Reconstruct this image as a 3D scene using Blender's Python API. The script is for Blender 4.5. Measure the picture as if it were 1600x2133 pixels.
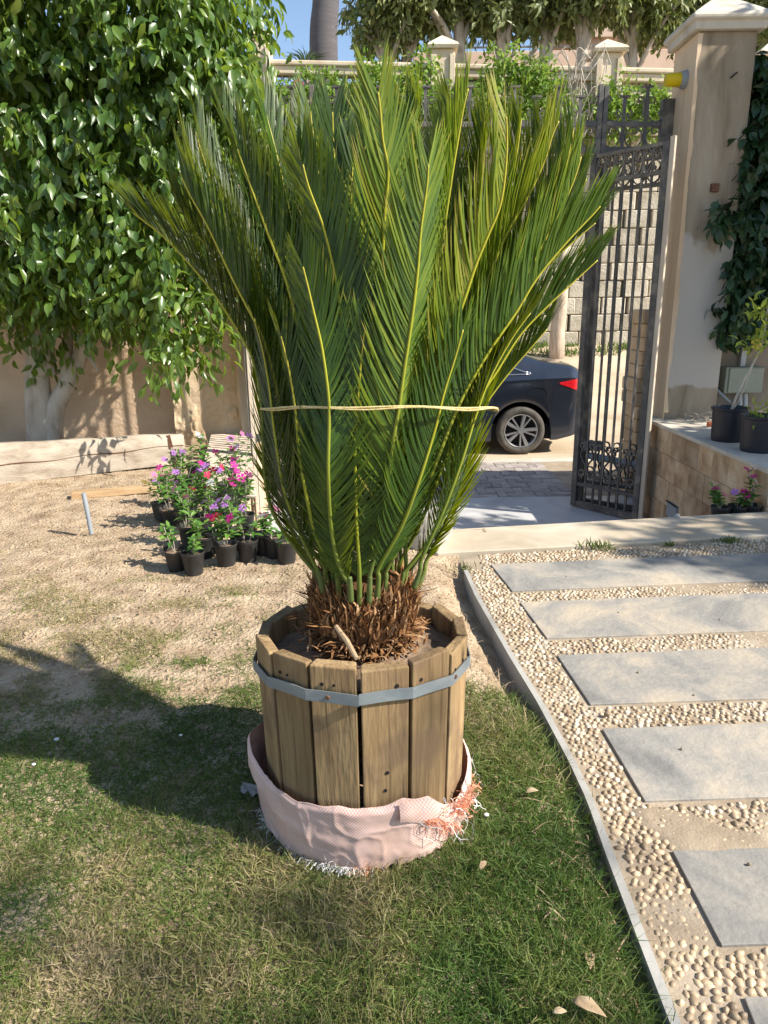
import bpy, math, random
import numpy as np
from mathutils import Vector, Matrix
random.seed(7); RNG = np.random.default_rng(11)
R = math.radians; PI = math.pi
for o in list(bpy.data.objects): bpy.data.objects.remove(o)
SC = bpy.context.scene; COL = SC.collection

# ------------------------------------------------------------------ camera, sky, sun, exposure
EYE = Vector((0, 0, 1.35)); FPX = 1500.0
cam = bpy.data.cameras.new('camera'); cam.sensor_fit = 'HORIZONTAL'; cam.sensor_width = 36
cam.lens = 36 * FPX / 1600; cam.clip_start = 0.05; cam.clip_end = 2000
camo = bpy.data.objects.new('camera', cam); COL.objects.link(camo); SC.camera = camo
CM = Matrix.Rotation(R(90 - 15.9), 3, 'X') @ Matrix.Rotation(R(-0.8), 3, 'Z')
camo.matrix_world = Matrix.Translation(EYE) @ CM.to_4x4()

SUN_AZ = Vector((0.93, -0.37)).normalized(); SUN_EL = R(40)
world = bpy.data.worlds.new('World'); SC.world = world; world.use_nodes = True
wn = world.node_tree.nodes; wl = world.node_tree.links
sky = wn.new('ShaderNodeTexSky'); sky.sky_type = 'NISHITA'; sky.sun_disc = False
sky.sun_elevation = SUN_EL; sky.sun_rotation = math.atan2(SUN_AZ.x, SUN_AZ.y)
sky.air_density = 1.0; sky.dust_density = 0.6; sky.ozone_density = 1.0
wn['Background'].inputs['Strength'].default_value = 0.115
wl.new(sky.outputs[0], wn['Background'].inputs['Color'])
sun = bpy.data.lights.new('sun', 'SUN'); sun.energy = 5.0; sun.angle = R(0.55); sun.color = (1.0, 0.93, 0.82)
suno = bpy.data.objects.new('sun', sun); COL.objects.link(suno)
SDIR = Vector((SUN_AZ.x * math.cos(SUN_EL), SUN_AZ.y * math.cos(SUN_EL), math.sin(SUN_EL)))
suno.rotation_euler = SDIR.to_track_quat('Z', 'Y').to_euler()
SC.view_settings.view_transform = 'Standard'; SC.view_settings.look = 'None'
SC.view_settings.exposure = 0.92; SC.view_settings.gamma = 1
SC.cycles.max_bounces = 8; SC.cycles.transparent_max_bounces = 8; SC.cycles.use_denoising = True

# ------------------------------------------------------------------ pixel helpers (1600 x 2133 photograph)
def ray(x, y): return CM @ Vector(((x - 800) / FPX, -(y - 1066.5) / FPX, -1))
def onz(x, y, z=0.0): d = ray(x, y); return EYE + d * ((z - EYE.z) / d.z)
def ony(x, y, Y): d = ray(x, y); return EYE + d * (Y / d.y)
def onx(x, y, X): d = ray(x, y); return EYE + d * (X / d.x)

# ------------------------------------------------------------------ noise
_LAT = RNG.random((64, 64))
def vnoise(x, y):
    x = np.asarray(x, float); y = np.asarray(y, float)
    xi = np.floor(x).astype(int); yi = np.floor(y).astype(int); fx = x - xi; fy = y - yi
    fx = fx * fx * (3 - 2 * fx); fy = fy * fy * (3 - 2 * fy)
    a = _LAT[xi % 64, yi % 64]; b = _LAT[(xi + 1) % 64, yi % 64]; c = _LAT[xi % 64, (yi + 1) % 64]; d = _LAT[(xi + 1) % 64, (yi + 1) % 64]
    return (a * (1 - fx) + b * fx) * (1 - fy) + (c * (1 - fx) + d * fx) * fy
def fbm(x, y, o=4):
    s = 0; a = .5; t = 0
    for i in range(o):
        s = s + a * vnoise(x * 2 ** i + 13.7 * i, y * 2 ** i + 7.1 * i); t += a; a *= .5
    return s / t
def sst(a, b, x): t = np.clip((np.asarray(x, float) - a) / (b - a), 0, 1); return t * t * (3 - 2 * t)

# ------------------------------------------------------------------ materials
MATS = {}
def pmat(name, cols, scale=4, stretch=(1, 1, 1), rough=.75, bump=.2, bscale=40, spec=.3, metal=0, rnd=0.0, tint=0.0,
         trans=None, detail=8, bdist=.01, distort=.4, coat=0, rough2=None, rndoff=True):
    m = bpy.data.materials.new(name); m.use_nodes = True; MATS[name] = m
    n = m.node_tree.nodes; l = m.node_tree.links; p = n['Principled BSDF']
    p.inputs['Roughness'].default_value = rough; p.inputs['Metallic'].default_value = metal
    p.inputs['Specular IOR Level'].default_value = spec
    if coat: p.inputs['Coat Weight'].default_value = coat; p.inputs['Coat Roughness'].default_value = .08
    tc = n.new('ShaderNodeTexCoord'); oi = n.new('ShaderNodeObjectInfo')
    vec = tc.outputs['Object']
    if rndoff:
        ml = n.new('ShaderNodeMath'); ml.operation = 'MULTIPLY'; ml.inputs[1].default_value = 37; l.new(oi.outputs['Random'], ml.inputs[0])
        va = n.new('ShaderNodeVectorMath'); l.new(vec, va.inputs[0]); l.new(ml.outputs[0], va.inputs[1]); vec = va.outputs[0]
    mp = n.new('ShaderNodeMapping'); mp.inputs['Scale'].default_value = stretch; l.new(vec, mp.inputs[0])
    nz = n.new('ShaderNodeTexNoise'); nz.inputs['Scale'].default_value = scale; nz.inputs['Detail'].default_value = detail
    nz.inputs['Roughness'].default_value = .62; nz.inputs['Distortion'].default_value = distort; l.new(mp.outputs[0], nz.inputs['Vector'])
    fac = nz.outputs['Fac']
    if tint:
        at = n.new('ShaderNodeAttribute'); at.attribute_name = 'tint'
        a1 = n.new('ShaderNodeMath'); a1.operation = 'MULTIPLY_ADD'; a1.inputs[1].default_value = 1 - tint; l.new(fac, a1.inputs[0])
        a2 = n.new('ShaderNodeMath'); a2.operation = 'MULTIPLY'; a2.inputs[1].default_value = tint; l.new(at.outputs['Fac'], a2.inputs[0])
        l.new(a2.outputs[0], a1.inputs[2]); fac = a1.outputs[0]
    cr = n.new('ShaderNodeValToRGB'); e = cr.color_ramp.elements
    if not isinstance(cols[0], tuple) or len(cols[0]) != 2: cols = [(i / max(1, len(cols) - 1) * .4 + .3, c) for i, c in enumerate(cols)]
    while len(e) < len(cols): e.new(.5)
    while len(e) > len(cols): e.remove(e[-1])
    for k, (pp, c) in enumerate(cols): e[k].position = pp; e[k].color = (*c, 1)
    l.new(fac, cr.inputs[0]); out = cr.outputs[0]
    if rnd:
        hs = n.new('ShaderNodeHueSaturation'); mr = n.new('ShaderNodeMapRange')
        mr.inputs[3].default_value = 1 - rnd; mr.inputs[4].default_value = 1 + rnd
        l.new(oi.outputs['Random'], mr.inputs[0]); l.new(mr.outputs[0], hs.inputs['Value']); l.new(out, hs.inputs['Color']); out = hs.outputs[0]
    l.new(out, p.inputs['Base Color'])
    if rough2 is not None:
        r2 = n.new('ShaderNodeMapRange'); r2.inputs[3].default_value = rough; r2.inputs[4].default_value = rough2
        l.new(nz.outputs['Fac'], r2.inputs[0]); l.new(r2.outputs[0], p.inputs['Roughness'])
    if bump:
        b = n.new('ShaderNodeBump'); b.inputs['Strength'].default_value = bump; b.inputs['Distance'].default_value = bdist
        nb = n.new('ShaderNodeTexNoise'); nb.inputs['Scale'].default_value = bscale; nb.inputs['Detail'].default_value = 6
        l.new(mp.outputs[0], nb.inputs['Vector']); l.new(nb.outputs['Fac'], b.inputs['Height']); l.new(b.outputs[0], p.inputs['Normal'])
    if trans:
        tr = n.new('ShaderNodeBsdfTranslucent'); mx = n.new('ShaderNodeMixShader'); mx.inputs[0].default_value = trans[1]
        mu = n.new('ShaderNodeMix'); mu.data_type = 'RGBA'; mu.inputs[0].default_value = .6; mu.inputs[7].default_value = (*trans[0], 1)
        l.new(out, mu.inputs[6]); l.new(mu.outputs[2], tr.inputs[0])
        l.new(p.outputs[0], mx.inputs[1]); l.new(tr.outputs[0], mx.inputs[2]); l.new(mx.outputs[0], n['Material Output'].inputs[0])
    return m

# ------------------------------------------------------------------ mesh helpers
ORG = {}
def link(o, parent=None):
    COL.objects.link(o)
    if parent is not None: o.parent = parent
    return o
def thing(name, label, cat, loc=(0, 0, 0), group=None):
    o = bpy.data.objects.new(name, None); o.empty_display_size = .05; o.location = loc; link(o)
    o['label'] = label; o['category'] = cat
    if group: o['group'] = group
    ORG[o.name] = Vector(loc); return o
def org(parent):
    while parent is not None:
        if parent.name in ORG: return ORG[parent.name]
        parent = parent.parent
    return Vector((0, 0, 0))
def tag(o, label, cat, group=None):
    o['label'] = label; o['category'] = cat
    if group: o['group'] = group
    return o
def np_mesh(name, V, F, tint=None, smooth=False):
    V = np.asarray(V, np.float32).reshape(-1, 3); F = np.asarray(F, np.int32); k = F.shape[1]
    me = bpy.data.meshes.new(name); me.vertices.add(len(V)); me.vertices.foreach_set('co', V.ravel())
    me.loops.add(F.size); me.loops.foreach_set('vertex_index', F.ravel())
    me.polygons.add(len(F)); me.polygons.foreach_set('loop_start', np.arange(0, F.size, k, dtype=np.int32))
    me.polygons.foreach_set('loop_total', np.full(len(F), k, np.int32))
    if smooth: me.polygons.foreach_set('use_smooth', np.ones(len(F), bool))
    if tint is not None:
        a = me.attributes.new('tint', 'FLOAT', 'POINT'); a.data.foreach_set('value', np.asarray(tint, np.float32))
    me.update(calc_edges=True); return me
def np_obj(name, V, F, mat, parent=None, tint=None, smooth=False, kind=None):
    V = np.asarray(V, float).reshape(-1, 3) - np.array(org(parent))
    me = np_mesh(name, V, F, tint, smooth); me.materials.append(mat)
    o = bpy.data.objects.new(name, me); link(o, parent)
    if kind: o['kind'] = kind
    return o

class MB:
    def __init__(s): s.v = []; s.f = []
    def add(s, vs, fs):
        b = len(s.v); s.v += [tuple(v) for v in vs]; s.f += [tuple(i + b for i in f) for f in fs]; return s
    def hexa(s, p):   # 8 corners: bottom 4 ccw, top 4 ccw
        return s.add(p, [(3, 2, 1, 0), (4, 5, 6, 7), (0, 1, 5, 4), (1, 2, 6, 5), (2, 3, 7, 6), (3, 0, 4, 7)])
    def box(s, x0, x1, y0, y1, z0, z1):
        return s.hexa([(x0, y0, z0), (x1, y0, z0), (x1, y1, z0), (x0, y1, z0), (x0, y0, z1), (x1, y0, z1), (x1, y1, z1), (x0, y1, z1)])
    def prism(s, poly, z0, z1):
        n = len(poly); vs = [(x, y, z0) for x, y in poly] + [(x, y, z1) for x, y in poly]
        return s.add(vs, [tuple(range(n - 1, -1, -1)), tuple(range(n, 2 * n))] + [(i, (i + 1) % n, (i + 1) % n + n, i + n) for i in range(n)])
    def bar(s, p0, p1, w, h, up=(0, 0, 1)):
        p0 = Vector(p0); p1 = Vector(p1); t = (p1 - p0).normalized(); up = Vector(up)
        if abs(t.dot(up)) > .98: up = Vector((0, 1, 0))
        a = t.cross(up).normalized() * w / 2; b = a.cross(t).normalized() * h / 2
        return s.hexa([p0 - a - b, p0 + a - b, p1 + a - b, p1 - a - b, p0 - a + b, p0 + a + b, p1 + a + b, p1 - a + b])
    def tube(s, pts, rad, n=8, cap=True, squash=None):
        pts = [Vector(p) for p in pts]; m = len(pts)
        if not hasattr(rad, '__len__'): rad = [rad] * m
        ref = Vector((.3, .2, 1)); vs = []; fs = []; pa = None
        for i, p in enumerate(pts):
            t = (pts[min(i + 1, m - 1)] - pts[max(i - 1, 0)]).normalized()
            if pa is None:
                a = t.cross(ref)
                if a.length < .05: a = t.cross(Vector((1, 0, 0)))
            else: a = pa - t * pa.dot(t)
            a.normalize(); pa = a; b = t.cross(a)
            for k in range(n):
                an = 2 * PI * k / n; vs.append(p + (a * math.cos(an) + b * math.sin(an)) * rad[i])
        for i in range(m - 1):
            for k in range(n): fs.append((i * n + k, i * n + (k + 1) % n, (i + 1) * n + (k + 1) % n, (i + 1) * n + k))
        if cap: fs += [tuple(range(n - 1, -1, -1)), tuple(range((m - 1) * n, m * n))]
        return s.add(vs, fs)
    def flat(s, pts, wdir, w, t):   # flat bar swept along pts: width w along wdir, thickness t in the plane
        pts = [Vector(p) for p in pts]; m = len(pts); wd = Vector(wdir).normalized() * w / 2; vs = []; fs = []
        for i, p in enumerate(pts):
            tg = (pts[min(i + 1, m - 1)] - pts[max(i - 1, 0)]).normalized(); nn = tg.cross(wd).normalized() * t / 2
            vs += [p - wd - nn, p + wd - nn, p + wd + nn, p - wd + nn]
        for i in range(m - 1):
            for k in range(4): fs.append((i * 4 + k, i * 4 + (k + 1) % 4, i * 4 + 4 + (k + 1) % 4, i * 4 + 4 + k))
        fs += [(3, 2, 1, 0), tuple(range(4 * m - 4, 4 * m))]
        return s.add(vs, fs)
    def lathe(s, prof, n=24, c=(0, 0, 0)):
        vs = []; fs = []
        for r, z in prof:
            for k in range(n): an = 2 * PI * k / n; vs.append((c[0] + r * math.cos(an), c[1] + r * math.sin(an), c[2] + z))
        for i in range(len(prof) - 1):
            for k in range(n): fs.append((i * n + k, i * n + (k + 1) % n, (i + 1) * n + (k + 1) % n, (i + 1) * n + k))
        return s.add(vs, fs)
    def mesh(s, name, off=Vector((0, 0, 0)), smooth=False):
        me = bpy.data.meshes.new(name); me.from_pydata([(v[0] - off[0], v[1] - off[1], v[2] - off[2]) for v in s.v], [], s.f)
        if smooth:
            for p in me.polygons: p.use_smooth = True
        me.update(); return me
    def build(s, name, mat, parent=None, smooth=False, bevel=0, kind=None, loc=None, auto=None):
        off = org(parent) if parent is not None else Vector(loc or (0, 0, 0))
        me = s.mesh(name, off, smooth); me.materials.append(mat)
        o = bpy.data.objects.new(name, me); link(o, parent)
        if parent is None: o.location = off; ORG[o.name] = off.copy()
        if bevel:
            b = o.modifiers.new('bevel', 'BEVEL'); b.width = bevel; b.segments = 2; b.limit_method = 'ANGLE'; b.angle_limit = R(40)
        if auto: 
            for p in me.polygons: p.use_smooth = True
            for e in me.edges: pass
            me.set_sharp_from_angle(angle=R(auto))
        if kind: o['kind'] = kind
        return o
def inst(src, name, parent=None, loc=(0, 0, 0), rot=(0, 0, 0), scale=(1, 1, 1)):
    o = bpy.data.objects.new(name, src); link(o, parent); o.location = loc; o.rotation_euler = rot; o.scale = scale; return o
def smoothpath(pts, k=6):
    pts = [Vector(p) for p in pts]; P = [pts[0] * 2 - pts[1]] + pts + [pts[-1] * 2 - pts[-2]]; out = []
    for i in range(1, len(P) - 2):
        a, b, c, d = P[i - 1], P[i], P[i + 1], P[i + 2]
        for j in range(k):
            t = j / k; out.append(.5 * (2 * b + (c - a) * t + (2 * a - 5 * b + 4 * c - d) * t * t + (3 * b - a - 3 * c + d) * t ** 3))
    out.append(pts[-1]); return out

# leaves: a template leaf (u along, v across, w normal) placed many times
LEAF_T = np.array([(0, 0, 0), (.22, .30, .07), (.22, -.30, .07), (.22, 0, 0), (.55, .42, .06), (.55, -.42, .06), (.55, 0, -.03), (.82, .2, -.06), (.82, -.2, -.06), (.82, 0, -.10), (1.06, 0, -.2)])
LEAF_F = np.array([(0, 3, 1), (0, 2, 3), (1, 3, 6), (1, 6, 4), (3, 2, 5), (3, 5, 6), (4, 6, 9), (4, 9, 7), (6, 5, 8), (6, 8, 9), (7, 9, 10), (9, 8, 10)])
LEAF_T2 = np.array([(0, 0, 0), (.45, .42, .05), (.45, -.42, .05), (.5, 0, -.04), (1, 0, -.12)])
LEAF_F2 = np.array([(0, 3, 1), (0, 2, 3), (1, 3, 4), (3, 2, 4)])
def nrm(a): return a / np.maximum(np.linalg.norm(a, axis=-1, keepdims=True), 1e-9)
def leaves(pos, fwd, up, L, W, T=LEAF_T, F=LEAF_F, tint=None):
    fwd = nrm(fwd); side = nrm(np.cross(up, fwd)); n = np.cross(fwd, side)
    L = np.broadcast_to(L, (len(pos),)); W = np.broadcast_to(W, (len(pos),))
    V = pos[:, None] + T[None, :, 0, None] * (L[:, None, None] * fwd[:, None]) + T[None, :, 1, None] * (W[:, None, None] * side[:, None]) + T[None, :, 2, None] * (L[:, None, None] * n[:, None])
    FF = F[None] + (np.arange(len(pos)) * len(T))[:, None, None]
    tt = None if tint is None else np.repeat(tint, len(T))
    return V.reshape(-1, 3), FF.reshape(-1, 3), tt
def crown(blobs, n, per, L, W, droop=.7, shell=.55, spread=.16, T=LEAF_T, F=LEAF_F, rng=RNG, keep=None):
    """leaf clumps spread through ellipsoids (cx,cy,cz,rx,ry,rz); leaves hang outward and down"""
    vol = np.array([b[3] * b[4] * b[5] for b in blobs]) ** .75; vol /= vol.sum(); P = []; O = []
    for b, v in zip(blobs, vol):
        m = max(1, int(n * v)); d = nrm(rng.normal(size=(m, 3))); r = shell + (1 - shell) * rng.random(m) ** .6
        r *= .86 + .28 * fbm(d[:, 0] * 3 + b[0] * 3 + 9, d[:, 2] * 3 + d[:, 1] * 2 + b[2] * 5 + 9, 3)
        c = np.array(b[:3]); P.append(c + d * r[:, None] * np.array(b[3:6])); O.append(d)
    P = np.concatenate(P); O = np.concatenate(O)
    if keep is not None: k = keep(P); P = P[k]; O = O[k]
    m = len(P); ctint = rng.random(m)
    # each clump is a drooping twig carrying `per` leaves
    tw = nrm(O * .8 + rng.normal(size=(m, 3)) * .45 + np.array([0, 0, -.35])); s = np.linspace(0, 1, per)
    pos = P[:, None] + tw[:, None] * (s[None, :, None] * spread) + np.array([0, 0, -1]) * (s[None, :, None] ** 2 * spread * .5) + rng.normal(size=(m, per, 3)) * spread * .16
    fw = nrm(tw[:, None] * .5 + rng.normal(size=(m, per, 3)) * .55 + np.array([0, 0, -droop]))
    up = nrm(O[:, None] * .8 + rng.normal(size=(m, per, 3)) * .45 + np.array([0, 0, .45]))
    pos = pos.reshape(-1, 3); fw = fw.reshape(-1, 3); up = up.reshape(-1, 3); k = len(pos)
    t = np.clip(np.repeat(ctint, per) * .5 + rng.random(k) * .5, 0, 1)
    return leaves(pos, fw, up, L * (.7 + .6 * rng.random(k)), W * (.7 + .6 * rng.random(k)), T, F, t)

# ------------------------------------------------------------------ material list
SOIL = pmat('soil', [(.28, (.20, .14, .09)), (.42, (.33, .243, .16)), (.55, (.425, .325, .22)), (.72, (.51, .405, .285))], scale=7, rough=.95, bump=1.0, bscale=60, bdist=.02, spec=.1, rndoff=False, detail=14)
SAND = pmat('sandy_road', [(.3, (.36, .28, .19)), (.5, (.47, .38, .27)), (.75, (.56, .46, .34))], scale=.9, rough=.95, bump=.5, bscale=30, spec=.1)
PLANTSOIL = pmat('planter_soil', [(.3, (.11, .075, .05)), (.55, (.22, .155, .105)), (.8, (.33, .25, .175))], scale=16, rough=.95, bump=.8, bscale=70, bdist=.012, spec=.1)
GRASS = pmat('grass', [(0.0, (.05, .105, .02)), (.30, (.105, .17, .035)), (.55, (.19, .205, .06)), (.75, (.31, .26, .125)), (1.0, (.46, .37, .23))], scale=3, rough=.6, bump=0, tint=.92, trans=((.16, .24, .03), .3))
MORTAR = pmat('mortar', [(.3, (.24, .185, .13)), (.55, (.34, .275, .20)), (.75, (.43, .365, .285))], scale=5, rough=.95, bump=.6, bscale=120, spec=.1, bdist=.004)
PEBBLE = pmat('pebble', [(.3, (.22, .15, .09)), (.45, (.38, .28, .175)), (.6, (.50, .39, .26)), (.75, (.62, .53, .40))], scale=9, rough=.5, bump=.1, bscale=90, spec=.35, rnd=.38, bdist=.002)
PEBBLE2 = pmat('pebble_field', [(0, (.20, .14, .085)), (.3, (.36, .265, .165)), (.6, (.48, .37, .25)), (1, (.66, .58, .46))], scale=30, rough=.5, bump=.1, bscale=90, spec=.4, tint=.85, bdist=.002)
SLAB = pmat('grey_slab', [(.30, (.17, .165, .155)), (.45, (.255, .242, .218)), (.55, (.335, .30, .25)), (.68, (.44, .37, .275))], scale=3.4, rough=.5, rough2=.8, bump=.35, bscale=45, spec=.45, rnd=.06, detail=12, distort=.6)
MARBLE = pmat('cream_marble', [(.3, (.36, .29, .21)), (.5, (.47, .40, .30)), (.7, (.56, .49, .39))], scale=1.6, rough=.5, rough2=.75, bump=.08, bscale=40, spec=.35, distort=1.5)
GMARBLE = pmat('grey_marble', [(.3, (.36, .355, .35)), (.5, (.46, .455, .45)), (.7, (.54, .53, .52))], scale=1.3, rough=.35, rough2=.55, bump=.05, spec=.45, distort=2)
KERB = pmat('kerb_marble', [(.3, (.25, .24, .215)), (.5, (.35, .34, .31)), (.75, (.44, .42, .38))], scale=5, rough=.6, bump=.15, bscale=50)
PAVER = pmat('grey_paver', [(.3, (.24, .21, .19)), (.5, (.33, .29, .265)), (.7, (.41, .365, .32))], scale=6, rough=.9, bump=.4, bscale=90, rnd=.15, spec=.15)
PLASTER = pmat('ochre_plaster', [(.28, (.40, .27, .15)), (.45, (.53, .39, .245)), (.58, (.60, .46, .31)), (.75, (.68, .57, .43))], scale=1.5, rough=.9, bump=.6, bscale=9, spec=.15, detail=12, bdist=.03, distort=1.0)
PANEL = pmat('rough_plaster', [(.3, (.48, .345, .225)), (.55, (.60, .445, .31)), (.75, (.66, .51, .37))], scale=2, rough=.92, bump=.8, bscale=28, spec=.12, bdist=.012)
PEACH = pmat('peach_plaster', [(.3, (.50, .37, .24)), (.5, (.62, .48, .33)), (.72, (.66, .54, .40))], scale=2, stretch=(1, 1, .35), rough=.9, bump=.35, bscale=20, spec=.15)
CAPST = pmat('cap_stone', [(.3, (.38, .34, .28)), (.5, (.50, .46, .39)), (.7, (.58, .54, .47))], scale=3, stretch=(1, 1, .6), rough=.85, bump=.3, bscale=30, spec=.2)
TRAV = pmat('travertine', [(.3, (.22, .135, .075)), (.45, (.39, .27, .165)), (.58, (.49, .365, .24)), (.74, (.58, .48, .36))], scale=4.5, rough=.7, bump=.35, bscale=34, spec=.25, rnd=.24, detail=12)
DWALL = pmat('grey_brown_wall', [(.3, (.19, .155, .125)), (.5, (.255, .215, .18)), (.7, (.31, .27, .23))], scale=2.2, rough=.9, bump=.4, bscale=22, spec=.15)
BLOCK = pmat('concrete_block', [(.28, (.30, .265, .20)), (.48, (.43, .385, .30)), (.62, (.52, .475, .39)), (.8, (.58, .54, .46))], scale=2.4, rough=.95, bump=.55, bscale=22, spec=.12, rnd=.16, bdist=.03)
STREETST = pmat('balustrade_stone', [(.3, (.46, .36, .25)), (.5, (.60, .50, .37)), (.7, (.66, .58, .46))], scale=1.5, rough=.9, bump=.4, bscale=14, spec=.15)
IRON = pmat('dark_iron', [(.3, (.05, .05, .05)), (.5, (.085, .082, .08)), (.66, (.20, .18, .15))], scale=6, rough=.55, bump=.15, bscale=60, spec=.4, rnd=.1)
SUNIRON = pmat('sunlit_dusty_iron', [(.3, (.10, .095, .085)), (.55, (.19, .175, .15)), (.75, (.30, .27, .22))], scale=6, rough=.7, bump=.15, bscale=60, spec=.3)  # lighter copy of the iron: dust plus painted sunlight on rails and rings
STAVE = pmat('planter_wood', [(.25, (.13, .08, .042)), (.42, (.235, .155, .078)), (.58, (.31, .215, .11)), (.78, (.38, .28, .16))], scale=7, stretch=(1.6, 1.6, .22), rough=.75, bump=.5, bscale=60, spec=.2, rnd=.24, detail=10, bdist=.006, distort=1.2)
BEAMW = pmat('bleached_wood', [(.3, (.22, .17, .125)), (.5, (.37, .315, .25)), (.7, (.47, .415, .34))], scale=5, stretch=(.3, 1.5, 2.2), rough=.9, bump=.5, bscale=40, spec=.1, bdist=.008)
PINE = pmat('pine_plank', [(.3, (.34, .215, .11)), (.6, (.46, .32, .18))], scale=6, stretch=(.3, 2, 2), rough=.8, bump=.3, bscale=40)
DECK = pmat('deck_board', [(.3, (.50, .40, .31)), (.6, (.60, .50, .40))], scale=4, rough=.7, bump=.1, bscale=40, rnd=.04)
POLEW = pmat('bare_trunk', [(.3, (.33, .25, .18)), (.55, (.50, .41, .32)), (.75, (.58, .50, .41))], scale=6, stretch=(1.5, 1.5, .4), rough=.9, bump=.6, bscale=25, bdist=.02)
BARK = pmat('pale_bark', [(.3, (.26, .21, .16)), (.48, (.42, .37, .31)), (.7, (.54, .50, .44))], scale=7, stretch=(1, 1, .4), rough=.9, bump=.7, bscale=26, bdist=.02, detail=12)
BARK2 = pmat('grey_bark', [(.3, (.22, .18, .14)), (.6, (.40, .35, .29)), (.8, (.48, .43, .37))], scale=4, stretch=(1, 1, .4), rough=.9, bump=.4, bscale=20)
FICUS = pmat('ficus_leaf', [(0, (.03, .07, .018)), (.45, (.06, .125, .022)), (.75, (.115, .19, .028)), (.93, (.21, .27, .045)), (1, (.34, .30, .06))], scale=1, rough=.33, bump=0, spec=.6, tint=.9, trans=((.44, .60, .04), .36))
FARLEAF = pmat('far_tree_leaf', [(0, (.07, .105, .035)), (.5, (.15, .18, .06)), (1, (.30, .31, .14))], scale=1, rough=.45, bump=0, spec=.4, tint=.9, trans=((.34, .40, .07), .3))
BOUG = pmat('creeper_leaf', [(0, (.07, .14, .02)), (.5, (.13, .24, .035)), (1, (.26, .36, .07))], scale=1, rough=.5, bump=0, spec=.3, tint=.9, trans=((.38, .52, .06), .38))
IVY = pmat('ivy_leaf', [(0, (.012, .032, .014)), (.6, (.022, .058, .022)), (1, (.05, .10, .028))], scale=1, rough=.38, bump=0, spec=.45, tint=.9, trans=((.08, .16, .02), .2))
VINCA = pmat('periwinkle_leaf', [(0, (.035, .10, .025)), (.5, (.085, .20, .035)), (1, (.18, .31, .06))], scale=1, rough=.42, bump=0, spec=.45, tint=.9, trans=((.25, .45, .05), .3))
LIME = pmat('lime_leaf', [(0, (.16, .24, .03)), (1, (.36, .42, .06))], scale=1, rough=.45, bump=0, tint=.9, trans=((.5, .6, .08), .35))
SAGO = pmat('sago_leaflet', [(0, (.010, .030, .008)), (.3, (.020, .052, .010)), (.55, (.045, .10, .012)), (.75, (.115, .185, .014)), (.92, (.24, .27, .02)), (1, (.30, .20, .08))], scale=2, rough=.38, bump=0, spec=.42, tint=.92, trans=((.48, .56, .010), .34))  # low stops darkened for shaded fronds, yellow stops for sunlit ones
RACHIS = pmat('frond_stalk', [(0, (.10, .14, .05)), (.25, (.17, .22, .03)), (.6, (.40, .40, .03)), (1, (.50, .42, .05))], scale=5, rough=.42, bump=0, spec=.4, tint=.92, trans=((.5, .5, .03), .15))
FIBRE = pmat('palm_fibre', [(0, (.07, .038, .02)), (.3, (.19, .09, .038)), (.6, (.33, .175, .075)), (1, (.48, .34, .21))], scale=20, rough=.9, bump=.3, bscale=80, spec=.1, tint=.85)
STRAW = pmat('dry_leaf', [(.3, (.26, .17, .09)), (.55, (.38, .28, .17)), (.75, (.48, .39, .27))], scale=20, rough=.8, bump=.2, bscale=60, rnd=.15)
TWINE = pmat('twine', [(.3, (.45, .34, .13)), (.7, (.62, .52, .26))], scale=60, rough=.8, bump=.3, bscale=200)
BAND = pmat('galvanised_band', [(.3, (.17, .20, .22)), (.5, (.23, .265, .285)), (.7, (.29, .32, .33))], scale=7, stretch=(1, 1, 2), rough=.5, bump=.1, bscale=30, spec=.5, metal=.35)
RUST = pmat('rusty_nail', [(.3, (.09, .04, .025)), (.7, (.18, .09, .05))], scale=30, rough=.8, bump=.2)
PLASTIC = pmat('black_plastic', [(.3, (.016, .016, .017)), (.6, (.032, .031, .03)), (.8, (.10, .09, .075))], scale=9, rough=.5, bump=.1, bscale=50, spec=.4)
NAVY = pmat('navy_plastic', [(.3, (.012, .013, .02)), (.7, (.022, .024, .034))], scale=5, rough=.45, bump=.06, bscale=40, spec=.4)
GREYPOT = pmat('grey_clay', [(.3, (.30, .28, .25)), (.6, (.42, .40, .36))], scale=6, rough=.85, bump=.4, bscale=30)
BOXG = pmat('box_paint', [(.3, (.23, .25, .205)), (.7, (.28, .30, .25))], scale=4, rough=.5, bump=.05)
CONDUIT = pmat('pale_conduit', [(.3, (.40, .42, .44)), (.7, (.5, .52, .54))], scale=6, rough=.5, bump=.05)
ORANGE = pmat('orange_pipe', [(.3, (.55, .10, .03)), (.7, (.62, .14, .05))], scale=8, rough=.5, bump=.05)
YELLOW = pmat('yellow_plastic', [(.3, (.70, .52, .01)), (.7, (.78, .62, .02))], scale=6, rough=.4, bump=.03, trans=((.9, .75, .05), .3))
GREYPL = pmat('grey_plastic', [(.3, (.22, .25, .28)), (.7, (.30, .33, .36))], scale=6, rough=.5, bump=.03)
PALEWOOD = pmat('pale_batten', [(.3, (.45, .37, .28)), (.7, (.58, .50, .40))], scale=6, stretch=(2, 2, .3), rough=.85, bump=.3, bscale=40)
PAINT = pmat('car_paint', [(.3, (.012, .017, .028)), (.6, (.017, .024, .038)), (.85, (.045, .046, .05))], scale=2, rough=.28, bump=0, spec=.5, metal=.25, coat=.8)
TYRE = pmat('tyre_rubber', [(.3, (.045, .042, .038)), (.7, (.12, .11, .095))], scale=8, rough=.9, bump=.2, bscale=80)
ALLOY = pmat('alloy', [(.3, (.42, .43, .44)), (.7, (.56, .57, .58))], scale=5, rough=.32, bump=0, metal=.8)
BLACK = pmat('dark_recess', [(.3, (.008, .008, .009)), (.7, (.014, .014, .015))], scale=5, rough=.7, bump=0)
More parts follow.
